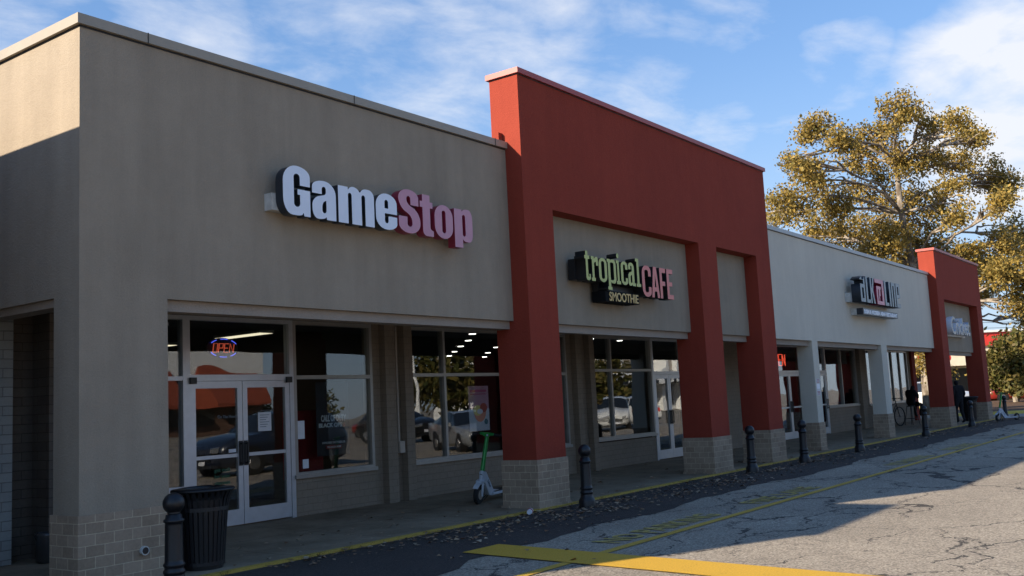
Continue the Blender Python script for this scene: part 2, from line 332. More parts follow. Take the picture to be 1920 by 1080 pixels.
# ------------------------------------------------------------------ mesh helpers
class MB:
    def __init__(s): s.v = []; s.f = []; s.m = []; s.sm = []
    def add(s, vs, fs, mi=0, smooth=False):
        b = len(s.v); s.v += [tuple(x) for x in vs]
        for f in fs: s.f.append(tuple(i+b for i in f)); s.m.append(mi); s.sm.append(smooth)
    def box(s, x0, x1, y0, y1, z0, z1, mi=0):
        v = [(x, y, z) for z in (z0, z1) for y in (y0, y1) for x in (x0, x1)]
        s.add(v, [(0, 2, 3, 1), (4, 5, 7, 6), (0, 1, 5, 4), (1, 3, 7, 5), (3, 2, 6, 7), (2, 0, 4, 6)], mi)
    def obox(s, c, ax, ay, az, mi=0):          # centre and three half-axis vectors
        c = Vector(c); ax, ay, az = Vector(ax), Vector(ay), Vector(az)
        v = [c + ax*i + ay*j + az*k for k in (-1, 1) for j in (-1, 1) for i in (-1, 1)]
        s.add(v, [(0, 2, 3, 1), (4, 5, 7, 6), (0, 1, 5, 4), (1, 3, 7, 5), (3, 2, 6, 7), (2, 0, 4, 6)], mi)
    def tube(s, pts, rad, n=10, mi=0, cap=True, smooth=True):
        pts = [Vector(p) for p in pts]; rads = rad if isinstance(rad, (list, tuple)) else [rad]*len(pts)
        vs = []; prev = None
        for i, p in enumerate(pts):
            t = (pts[min(i+1, len(pts)-1)] - pts[max(i-1, 0)]).normalized()
            a = (prev - t*prev.dot(t)) if prev is not None else (Vector((0, 0, 1)).cross(t) if abs(t.z) < .9 else Vector((1, 0, 0)).cross(t))
            if a.length < 1e-6: a = Vector((1, 0, 0)).cross(t)
            a.normalize(); prev = a; b = t.cross(a)
            for k in range(n):
                an = 2*math.pi*k/n; vs.append(p + (a*math.cos(an) + b*math.sin(an))*rads[i])
        fs = [(i*n+k, i*n+(k+1) % n, (i+1)*n+(k+1) % n, (i+1)*n+k) for i in range(len(pts)-1) for k in range(n)]
        s.add(vs, fs, mi, smooth)
        if cap: s.add(vs[:n], [tuple(reversed(range(n)))], mi); s.add(vs[-n:], [tuple(range(n))], mi)
    def lathe(s, prof, c=(0, 0, 0), n=24, mi=0, flute=None, smooth=True):
        vs = []
        for (r, z) in prof:
            for k in range(n):
                an = 2*math.pi*k/n; rr = r
                if flute and flute[0] < z < flute[1]: rr = r*(1 - flute[2]*(k % 2))
                vs.append((c[0]+rr*math.cos(an), c[1]+rr*math.sin(an), c[2]+z))
        fs = [(i*n+k, i*n+(k+1) % n, (i+1)*n+(k+1) % n, (i+1)*n+k) for i in range(len(prof)-1) for k in range(n)]
        s.add(vs, fs, mi, smooth)
        s.add(vs[:n], [tuple(reversed(range(n)))], mi); s.add(vs[-n:], [tuple(range(n))], mi)
    def prism(s, poly, fn, d0, d1, mi=0, mside=None):
        """poly: 2-D outline; fn(u,v,d)->xyz ; front at d0, back at d1 (convexity handled by tessellation)"""
        from mathutils.geometry import tessellate_polygon
        tri = tessellate_polygon([[Vector((u, v, 0)) for u, v in poly]])
        f = [fn(u, v, d0) for u, v in poly]; b = [fn(u, v, d1) for u, v in poly]; n = len(poly)
        s.add(f, tri, mi); s.add(b, [t[::-1] for t in tri], mi)
        s.add(f+b, [(i, (i+1) % n, n+(i+1) % n, n+i) for i in range(n)], mi if mside is None else mside)
    def build(s, name, mats, parent=None, loc=None, fix=True):
        me = D.meshes.new(name); me.from_pydata(s.v, [], s.f)
        mats = mats if isinstance(mats, (list, tuple)) else [mats]
        for x in mats: me.materials.append(M[x] if isinstance(x, str) else x)
        me.polygons.foreach_set('material_index', s.m); me.polygons.foreach_set('use_smooth', s.sm)
        if fix:
            bm = bmesh.new(); bm.from_mesh(me); bmesh.ops.recalc_face_normals(bm, faces=bm.faces); bm.to_mesh(me); bm.free()
        me.update()
        o = D.objects.new(name, me); COL.objects.link(o)
        if parent is not None: o.parent = parent
        if loc is not None: o.location = loc
        return o
def bevel(o, w=.01, seg=2):
    b = o.modifiers.new('b', 'BEVEL'); b.width = w; b.segments = seg; b.limit_method = 'ANGLE'; b.angle_limit = R_(35); return o
def tag(o, label=None, cat=None, group=None, kind=None):
    if label: o['label'] = label
    if cat: o['category'] = cat
    if group: o['group'] = group
    if kind: o['kind'] = kind
    return o
def empty(name, loc=(0, 0, 0), rz=0):
    o = D.objects.new(name, None); COL.objects.link(o); o.location = loc; o.rotation_euler.z = rz; o.empty_display_size = .2; return o
def ctree(o, parent=None):
    c = o.copy(); COL.objects.link(c); c.parent = parent
    for ch in list(o.children): ctree(ch, c)
    return c
def place(o, loc, rz=0, label=None, group=None):
    o.location = loc; o.rotation_euler.z = rz
    if label: o['label'] = label
    if group: o['group'] = group
    return o
def box1(name, x0, x1, y0, y1, z0, z1, mat, parent=None):
    b = MB(); b.box(x0, x1, y0, y1, z0, z1); return b.build(name, mat, parent)
XZ = lambda u, v, d: (u, d, v)      # outline in the facade plane, depth = y
YZ = lambda u, v, d: (d, u, v)
# text through the built-in font -> mesh
def text_mesh(txt, h, depth=.004, width=None, bold=0.0, align='LEFT', space=1.0):
    cu = D.curves.new('t', 'FONT'); cu.body = txt; cu.size = h/.72; cu.extrude = depth; cu.offset = bold; cu.space_character = space
    cu.resolution_u = 4
    ob = D.objects.new('t', cu); COL.objects.link(ob); bpy.context.view_layer.update()
    dg = bpy.context.evaluated_depsgraph_get(); me = D.meshes.new_from_object(ob.evaluated_get(dg)); D.objects.remove(ob)
    xs = [v.co.x for v in me.vertices]; x0, x1 = min(xs), max(xs)
    sx = (width/(x1-x0)) if width else 1
    for v in me.vertices: v.co.x = (v.co.x - (x0 if align == 'LEFT' else (x0+x1)/2))*sx
    return me
def text_wall(name, txt, x, y, z, h, mat, parent=None, width=None, depth=.004, bold=0, align='LEFT', space=1.0, rz=0):
    me = text_mesh(txt, h, depth, width, bold, align, space); me.materials.clear(); me.materials.append(M[mat]); me.name = name
    o = D.objects.new(name, me); COL.objects.link(o); o.rotation_euler = (R_(90), 0, rz); o.location = (x, y, z)
    if parent is not None: o.parent = parent
    return o

# ------------------------------------------------------------------ ground
YZ0 = lambda u, v, d: (d, u, v)
GZ = -0.03
g = MB(); g.add([(-300, -300, GZ), (600, -300, GZ), (600, 400, GZ), (-300, 400, GZ)], [(0, 1, 2, 3)])
tag(g.build('parking_lot', 'asphalt'), kind='structure')
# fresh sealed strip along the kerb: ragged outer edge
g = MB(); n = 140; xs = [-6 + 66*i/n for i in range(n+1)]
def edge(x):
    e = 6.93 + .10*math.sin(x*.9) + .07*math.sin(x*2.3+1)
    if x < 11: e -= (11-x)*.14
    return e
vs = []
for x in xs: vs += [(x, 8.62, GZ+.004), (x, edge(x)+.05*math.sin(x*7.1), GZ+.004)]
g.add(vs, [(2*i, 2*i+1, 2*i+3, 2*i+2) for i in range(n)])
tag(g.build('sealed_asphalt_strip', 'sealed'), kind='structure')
g = MB(); g.prism([(8.62, GZ-.12), (8.62, 0), (9.44, 0), (11.6, .05), (26, .05), (26, GZ-.12)], YZ0, -8, 46.9)
tag(g.build('sidewalk', 'concrete'), kind='structure')
g = MB(); g.box(-8, 46.9, 8.600, 8.619, GZ-.1, .003); g.box(-8, 46.9, 8.619, 8.69, -.02, .004)
tag(g.build('kerb_line', 'yellow'), kind='structure')
g = MB(); g.add([(-6, 5.53, GZ+.008), (60, 5.62, GZ+.008), (60, 5.74, GZ+.008), (-6, 5.65, GZ+.008)], [(0, 1, 2, 3)])
g.add([(-6, 5.40, GZ+.008)]*0, [])
tag(g.build('fire_lane_line', 'yellow2'), kind='structure')
z = GZ+.012
g = MB(); P0 = [atZ(*p, z) for p in ((868, 1032), (935, 1017), (1290, 1050), (1600, 1078), (1260, 1080), (1020, 1052))]
dr = Vector((-.12, -1, 0)).normalized(); a0, b0 = Vector((8.50, 7.1, z)), Vector((9.14, 7.09, z))
g.add([a0, b0, b0 + Vector((-.92, -7.6, 0)), a0 + Vector((-.92, -7.6, 0))], [(0, 3, 2, 1)])
tag(g.build('stall_line', 'bold_yellow'), kind='structure')
def ground_text(txt, x, y, h, w, mat):
    me = text_mesh(txt, h, 0.0, w, .012); me.materials.clear(); me.materials.append(M[mat])
    o = D.objects.new('road_lettering', me); COL.objects.link(o); o.location = (x, y, GZ+.009); tag(o, kind='structure')
for (t, x, w) in (('NO PARKING', 9.62, 2.7), ('FIRE LANE', 13.6, 2.5), ('NO PARKING', 20.6, 2.75), ('FIRE LANE', 25.2, 2.5)):
    ground_text(t, x, 5.80, .36, w, 'yellow3')

# ------------------------------------------------------------------ buildings
YF = 8.98
def coping(parent, x0, x1, y0, y1, z0, z1, mat, name='coping'):
    b = MB(); t = .045; b.box(x0-t, x1+t, y0-t, y1+t, z0, z1)
    o = b.build(name, mat, parent)
    s = MB(); s.box(x0-.012, x1+.012, y0-.012, y1+.012, z0-.035, z0-.0005); s.build('coping_shadow_gap', 'black', parent) if False else None
    return o
def column_base(parent, x0, x1, y0, y1, z1=.71, e=.022):
    b = MB(); b.box(x0-e, x1+e, y0-e, y1+e, -.01, z1); b.box(x0-e-.02, x1+e+.02, y0-e-.02, y1+e+.02, -.01, .035)
    return b.build('column_base', 'brick', parent)
def window(parent, x0, x1, z0, z1, mull=(), trans=(), y=12.0, fw=.06, mat='alu2', sill=None, dep=.12, name='window'):
    b = MB(); y0, y1 = y-.02, y-.02+dep
    b.box(x0, x0+fw, y0, y1, z0, z1); b.box(x1-fw, x1, y0, y1, z0, z1)
    b.box(x0+fw, x1-fw, y0, y1, z1-fw, z1); b.box(x0+fw, x1-fw, y0, y1, z0, z0+fw*.8)
    xs = [x0+fw] + [q for q in mull] + [x1-fw]
    for q in mull: b.box(q-fw/2, q+fw/2, y0, y1, z0+fw*.8, z1-fw)
    cells = []
    for i in range(len(xs)-1):
        a = xs[i] + (fw/2 if i > 0 else 0); c = xs[i+1] - (fw/2 if i < len(xs)-2 else 0)
        zz = [z0+fw*.8] + list(trans) + [z1-fw]
        for t in trans: b.box(a, c, y0+.003, y1-.003, t-fw/2, t+fw/2)
        for j in range(len(zz)-1): cells.append((a, c, zz[j] + (fw/2 if j > 0 else 0), zz[j+1] - (fw/2 if j < len(zz)-2 else 0)))
    if sill: b.box(x0-.02, x1+.02, y0-.04, y0-.001, z0-.045, z0+.012)
    w = b.build(name, mat, parent)
    for (a, c, z_, zt) in cells: box1('pane', a, c, y+.03, y+.042, z_, zt, 'glass', w)
    return w
def door(parent, x0, x1, z1, hinge_left, y=12.0, mat='alu', bar=True, hand='black', pane='glass'):
    b = MB(); s = .085; yy0, yy1 = y-.012, y+.04
    b.box(x0, x0+s, yy0, yy1, .02, z1); b.box(x1-s, x1, yy0, yy1, .02, z1)
    b.box(x0+s, x1-s, yy0, yy1, z1-.10, z1); b.box(x0+s, x1-s, yy0, yy1, .02, .24)
    if bar: b.box(x0+s, x1-s, yy0+.012, yy1-.012, .99, 1.04)
    d = b.build('door', mat, parent)
    box1('pane', x0+s, x1-s, y+.010, y+.020, .24, z1-.10, pane, d)
    hx = x1-.075 if hinge_left else x0+.005
    h = MB(); h.box(hx, hx+.07, yy0-.006, yy0-.001, .86, 1.22); h.tube([(hx+.035, yy0-.05, .88), (hx+.035, yy0-.05, 1.20)], .014, 8)
    h.box(hx+.025, hx+.045, yy0-.05, yy0-.006, .89, .91); h.box(hx+.025, hx+.045, yy0-.05, yy0-.006, 1.17, 1.19)
    h.build('door_handle', hand, d)
    return d
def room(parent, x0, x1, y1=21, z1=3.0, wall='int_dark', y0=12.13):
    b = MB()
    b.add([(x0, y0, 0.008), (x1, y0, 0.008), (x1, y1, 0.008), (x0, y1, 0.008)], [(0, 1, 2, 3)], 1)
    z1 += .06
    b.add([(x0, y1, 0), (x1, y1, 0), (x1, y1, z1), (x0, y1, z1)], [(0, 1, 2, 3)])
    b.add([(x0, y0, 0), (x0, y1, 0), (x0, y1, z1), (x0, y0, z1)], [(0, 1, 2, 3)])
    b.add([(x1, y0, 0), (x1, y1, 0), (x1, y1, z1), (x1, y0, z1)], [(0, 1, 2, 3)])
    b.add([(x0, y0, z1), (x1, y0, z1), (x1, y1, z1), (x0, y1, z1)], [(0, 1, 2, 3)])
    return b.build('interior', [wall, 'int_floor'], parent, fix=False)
def pilaster(parent, x0, x1, mat='pbrick', y0=11.86):
    return box1('pilaster', x0, x1, y0, 11.995, 0, 3.05, mat, parent)

# --- taupe corner shop
X0, X1 = 5.167, 12.21
A = empty('corner_shop', (0, 0, 0)); tag(A, 'taupe stucco corner shop with white and pink letter sign, nearest the camera', 'building')
b = MB()
b.prism([(X0, .71), (6.14, .71), (6.14, 2.82), (X1, 2.82), (X1, 5.52), (X0, 5.52)], XZ, YF, 9.30)
b.box(X0, 6.14, 9.30, 9.44, .71, 2.82)
b.prism([(9.30, 2.82), (12.0, 2.82), (12.0, 0.0), (26, 0), (26, 5.52), (9.30, 5.52)], YZ, X0, X0+.30)
b.build('wall', 'taupe', A)
b = MB(); t = .045
b.box(X0-t, X1, YF-t, 9.33, 5.52, 5.625); b.box(X0-t, X0+.33, 9.33, 26, 5.52, 5.625)
b.build('coping', 'taupe_metal', A)
b = MB(); b.box(X0-.006, X1, YF-.006, YF-.0005, 5.50, 5.5195); b.box(X0-.006, X0-.0005, YF-.006, 26, 5.50, 5.5195); b.build('coping_seam', 'black', A)
for x in (5.9, 8.9, 11.9): box1('coping_joint', x, x+.012, YF-t-.004, YF-t-.0005, 5.515, 5.63, 'int_dark', A)
box1('roof', X0+.30, X1, 9.30, 26, 4.85, 4.95, 'int_dark', A)
column_base(A, X0, 6.14, YF, 9.44)
b = MB(); b.box(6.14, X1, 9.06, 9.28, 2.70, 2.8195); b.box(X0+.05, X0+.27, 9.44, 11.99, 2.74, 2.8195); b.build('soffit_beam', 'beam', A)
box1('soffit', X0+.31, X1, 9.31, 12.3, 3.07, 3.12, 'soffit', A)
box1('storefront_wall', X0+.31, 8.10, 12.0, 12.2, 0, 3.069, 'dbrick', A)
for q in ((10.44, 12.16, 12.0, 12.12, 0, .585), (12.16, 12.5, 12.0, 12.2, 0, 3.069)): box1('storefront_wall', *q, 'pbrick', A)
for (a, c, q) in ((6.30, 6.72, 11.62), (7.15, 7.55, 11.62)): box1('pilaster', a, c, q, 11.995, 0, 3.05, 'dbrick', A)
box1('pilaster', 5.55, 5.93, 11.75, 11.995, 0, 3.05, 'lbrick', A)  # brick colour set paler than the neighbouring pilasters
b = MB(); b.tube([(7.02, 11.95, .25), (7.02, 11.95, 3.0)], .022, 8); b.build('downpipe', 'soffit', A)
b = MB(); b.tube([(12.72, 11.94, .95), (12.72, 11.94, 3.0)], .02, 8); b.box(12.66, 12.78, 11.86, 11.99, .82, 1.02); b.build('conduit', 'soffit', A)
window(A, 8.10, 8.49, .60, 3.03, trans=(2.14,), mat='alu', sill=True, name='sidelight')
b = MB(); b.box(8.49, 8.55, 11.98, 12.10, .0, 3.03); b.box(10.35, 10.43, 11.98, 12.10, 0, 3.03); b.box(8.55, 10.35, 11.98, 12.10, 2.10, 2.19); b.box(8.55, 10.35, 11.98, 12.10, 2.97, 3.03)
w = b.build('door_frame', 'alu', A)
for x in (8.53, 10.27): box1('hinge_block', x, x+.1, 11.94, 11.979, 2.06, 2.15, 'black', w)
box1('pane', 8.55, 10.35, 12.03, 12.042, 2.19, 2.97, 'glass', w)
door(A, 8.555, 9.445, 2.095, True); door(A, 9.455, 10.345, 2.095, False)
window(A, 10.43, 12.17, .62, 3.03, trans=(2.14,), mat='alu2', sill=True)
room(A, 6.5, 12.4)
b = MB(); b.tube([(5.83, YF-.022-.035, .30), (5.83, YF+.02, .30)], .045, 16); b.build('drain_pipe', 'white_box', A)
b = MB(); b.tube([(5.83, YF-.0585, .30), (5.83, YF-.058, .30)], .034, 16); b.build('drain_hole', 'black', A)

# --- big red portal shop
def portal(name, label, xs, zt, zo, zpb, back=9.23, room_x=None):
    x0, xa, cols, x1 = xs[0], xs[1], xs[2], xs[3]
    T = empty(name, (0, 0, 0)); tag(T, label, 'building')
    pil = [(x0, xa)] + cols + [(xs[4], x1)] if len(xs) > 4 else [(x0, xa)] + cols
    poly = []
    for i, (a, c) in enumerate(pil):
        poly += [(a, .71), (c, .71)]
        if i < len(pil)-1: poly += [(c, zo), (pil[i+1][0], zo)]
    poly += [(pil[-1][1], zt), (pil[0][0], zt)]
    b = MB(); b.prism(poly, XZ, 8.68, back)
    for (a, c) in pil: b.box(a, c, back, 9.31, .71, 2.95)
    b.build('portal_wall', 'red', T)
    coping(T, pil[0][0], pil[-1][1], 8.68, back, zt, zt+.085, 'red_metal')
    b = MB(); b.box(x0-.006, pil[-1][1]+.006, 8.674, 8.6795, zt-.018, zt-.0005); b.box(x0-.006, x0-.0005, 8.68, back, zt-.018, zt-.0005); b.build('coping_seam', 'black', T)
    for (a, c) in pil: column_base(T, a, c, 8.68, 9.31)
    for i in range(len(pil)-1):
        a, c = pil[i][1], pil[i+1][0]
        box1('sign_panel', a, c, YF, back-.002, zpb, zo, 'panel', T)
        box1('soffit_beam', a, c, 9.06, 9.22, zpb-.13, zpb-.0005, 'beam', T)
    return T
T1 = portal('cafe_portal_shop', 'tall red stucco portal shop with three columns and lime lettered sign', (12.21, 13.0, [(18.23, 19.06)], 21.95, 21.15), 6.68, 4.61, 2.82)
box1('roof', 12.21, 22.75, 9.30, 26, 4.85, 4.95, 'int_dark', T1)
box1('soffit', 12.21, 22.6, 9.312, 12.3, 3.07, 3.12, 'soffit', T1)
for q in ((12.50, 13.06, 12.0, 12.2, 0, 3.069), (13.06, 18.17, 12.0, 12.12, 0, .585), (18.17, 19.13, 12.0, 12.2, 0, 3.069), (19.13, 22.02, 12.0, 12.12, 0, .585),
          (23.75, 27.25, 12.0, 12.2, 0, 3.069), (27.25, 29.3, 12.0, 12.12, 0, .72)): box1('storefront_wall', *q, 'pbrick', T1)
pilaster(A, 12.36, 12.60); pilaster(T1, 12.84, 13.05); pilaster(T1, 18.36, 18.56); pilaster(T1, 18.92, 19.12)
pilaster(T1, 24.3, 24.7)
window(T1, 13.07, 18.16, .62, 3.03, mull=(14.06, 15.9), trans=(2.16,), mat='alu2', sill=True)
window(T1, 19.14, 22.02, .66, 3.03, mull=(20.05,), trans=(2.23,), mat='alu2', sill=True)
b = MB(); b.box(22.02, 22.10, 11.98, 12.10, 0, 3.03); b.box(23.65, 23.75, 11.98, 12.10, 0, 3.03); b.box(22.10, 23.65, 11.98, 12.10, 2.12, 2.20); b.box(22.10, 23.65, 11.98, 12.10, 2.97, 3.03)
w = b.build('door_frame', 'alu', T1); box1('pane', 22.10, 23.65, 12.03, 12.042, 2.20, 2.97, 'glass', w)
door(T1, 22.105, 22.87, 2.115, True, bar=False); door(T1, 22.88, 23.645, 2.115, False, bar=False)
window(T1, 27.26, 29.3, .78, 3.03, mull=(28.3,), mat='alu2', sill=True)
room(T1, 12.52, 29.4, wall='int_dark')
b = MB(); b.box(X1-.10, X1-.0005, 9.02, 9.14, 5.63, 5.78); b.build('scupper', 'red', T1)

# --- pale stucco unit
WU = empty('pale_shop', (0, 0, 0)); tag(WU, 'pale grey stucco shop with slim white columns between the two red portals', 'building')
c1, c2 = (25.07, 25.48), (31.02, 31.60)
YW = 8.97
b = MB(); b.prism([(21.95, 2.80), (c1[0], 2.80), (c1[0], .71), (c1[1], .71), (c1[1], 2.80), (c2[0], 2.80), (c2[0], .71), (c2[1], .71), (c2[1], 2.80), (37.39, 2.80), (37.39, 5.44), (21.95, 5.44)], XZ, YW, 9.28)
b.box(c1[0], c1[1], 9.28, 9.38, .71, 2.80); b.box(c2[0], c2[1], 9.28, 9.38, .71, 2.80); b.build('wall', 'white', WU)
b = MB(); b.box(21.95, 37.39, YW-.045, 9.33, 5.44, 5.535); b.build('coping', 'white_metal', WU)
b = MB(); b.box(21.95, 37.39, YW-.006, YW-.0005, 5.425, 5.4395); b.build('coping_seam', 'black', WU)
for c in (c1, c2): column_base(WU, c[0], c[1], YW, 9.38)
b = MB()
for (a, c) in ((21.95, c1[0]), (c1[1], c2[0]), (c2[1], 37.39)): b.box(a, c, 9.06, 9.26, 2.67, 2.7995)
b.build('soffit_beam', 'beam', WU)
box1('soffit', 22.6, 37.39, 9.312, 12.3, 3.07, 3.12, 'soffit', WU); box1('roof', 22.75, 37.7, 9.33, 26, 4.85, 4.95, 'int_dark', WU)
for q in ((29.3, 30.0, 12.0, 12.2, 0, 3.069), (32.35, 33.6, 12.0, 12.2, 0, 3.069), (34.63, 38.0, 12.0, 12.12, 0, .88), (38.0, 39.25, 12.0, 12.2, 0, 3.069)): box1('storefront_wall', *q, 'pbrick', WU)
pilaster(WU, 32.4, 32.75); pilaster(WU, 38.1, 38.4)
b = MB(); b.box(29.98, 30.06, 11.98, 12.10, 0, 3.03); b.box(32.27, 32.35, 11.98, 12.10, 0, 3.03); b.box(30.06, 32.27, 11.98, 12.10, 2.12, 2.2); b.box(30.06, 32.27, 11.98, 12.10, 2.97, 3.03)
w = b.build('door_frame', 'alu', WU); box1('pane', 30.06, 32.27, 12.03, 12.042, 2.2, 2.97, 'glass', w)
door(WU, 30.065, 31.16, 2.115, True); door(WU, 31.17, 32.265, 2.115, False)
b = MB(); b.box(33.6, 33.66, 11.98, 12.10, 0, 3.03); b.box(34.56, 34.63, 11.98, 12.10, 0, 3.03); b.box(33.66, 34.56, 11.98, 12.10, 2.12, 2.2); b.box(33.66, 34.56, 11.98, 12.10, 2.97, 3.03)
w = b.build('door_frame', 'alu', WU); box1('pane', 33.66, 34.56, 12.03, 12.042, 2.2, 2.97, 'glass', w)
door(WU, 33.665, 34.555, 2.115, True)
window(WU, 34.63, 38.0, .92, 3.0, mull=(36.32,), mat='alu2', sill=True)
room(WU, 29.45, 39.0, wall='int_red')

# --- far red portal shop
T2 = portal('end_portal_shop', 'small red stucco portal shop with two columns at the far end of the strip', (37.39, 38.26, [(43.64, 44.50)], 44.50), 6.31, 4.58, 2.72)
box1('soffit', 37.39, 46.0, 9.312, 12.3, 3.07, 3.12, 'soffit', T2); box1('roof', 37.7, 46.0, 9.4, 26, 4.85, 4.95, 'int_dark', T2)
box1('side_fascia', 44.5, 46.0, 9.32, 9.6, 3.12, 4.85, 'panel', T2)
for q in ((39.25, 45.0, 12.0, 12.12, 0, .82), (45.0, 45.5, 12.0, 12.2, 0, 3.069), (45.7, 46.0, 12.3, 26, 0, 4.85)): box1('storefront_wall', *q, 'pbrick', T2)
box1('corner_pier', 45.5, 46.0, 11.9, 12.3, 0, 3.069, 'red', T2)
window(T2, 39.25, 45.0, .86, 3.0, mull=(40.4, 41.6, 42.75, 43.9), mat='alu2', sill=True)
room(T2, 39.3, 45.4)

# --- building next door, to the left of the camera's view (casts the shade on the corner shop)
NB = empty('neighbouring_shop', (0, 0, 0)); tag(NB, 'plain taupe shop wing across the alley left of the corner shop', 'building')
b = MB(); b.box(.55, 3.42, 9.0, 26, 0, 5.28); b.build('wall', 'taupe', NB)
coping(NB, .55, 3.42, 9.0, 26, 5.28, 5.36, 'taupe_metal')

# ------------------------------------------------------------------ letter shapes
def rounded(poly, k=7):
    """poly: (x, y[, r]) -> outline with the marked corners rounded"""
    out = []; n = len(poly)
    for i, p in enumerate(poly):
        r = p[2] if len(p) > 2 else 0
        P = Vector(p[:2])
        if not r: out.append((P.x, P.y)); continue
        A_ = Vector(poly[i-1][:2]); B_ = Vector(poly[(i+1) % n][:2])
        da, db = (A_-P), (B_-P); ra = min(r, da.length*.499); rb = min(r, db.length*.499)
        a, b = P + da.normalized()*ra, P + db.normalized()*rb
        for j in range(k+1):
            t = j/k*math.pi/2                      # superellipse-like corner
            w1, w2 = 1-math.sin(t), 1-math.cos(t)
            q = P + (a-P)*w1 + (b-P)*w2
            out.append((q.x, q.y))
    return out
def outline_mesh(contours, depth):
    cu = D.curves.new('o', 'CURVE'); cu.dimensions = '2D'; cu.fill_mode = 'BOTH'; cu.extrude = depth/2
    for c in contours:
        sp = cu.splines.new('POLY'); sp.points.add(len(c)-1); sp.use_cyclic_u = True
        for i, (x, y) in enumerate(c): sp.points[i].co = (x, y, 0, 1)
    ob = D.objects.new('o', cu); COL.objects.link(ob); bpy.context.view_layer.update()
    me = D.meshes.new_from_object(ob.evaluated_get(bpy.context.evaluated_depsgraph_get())); D.objects.remove(ob); return me
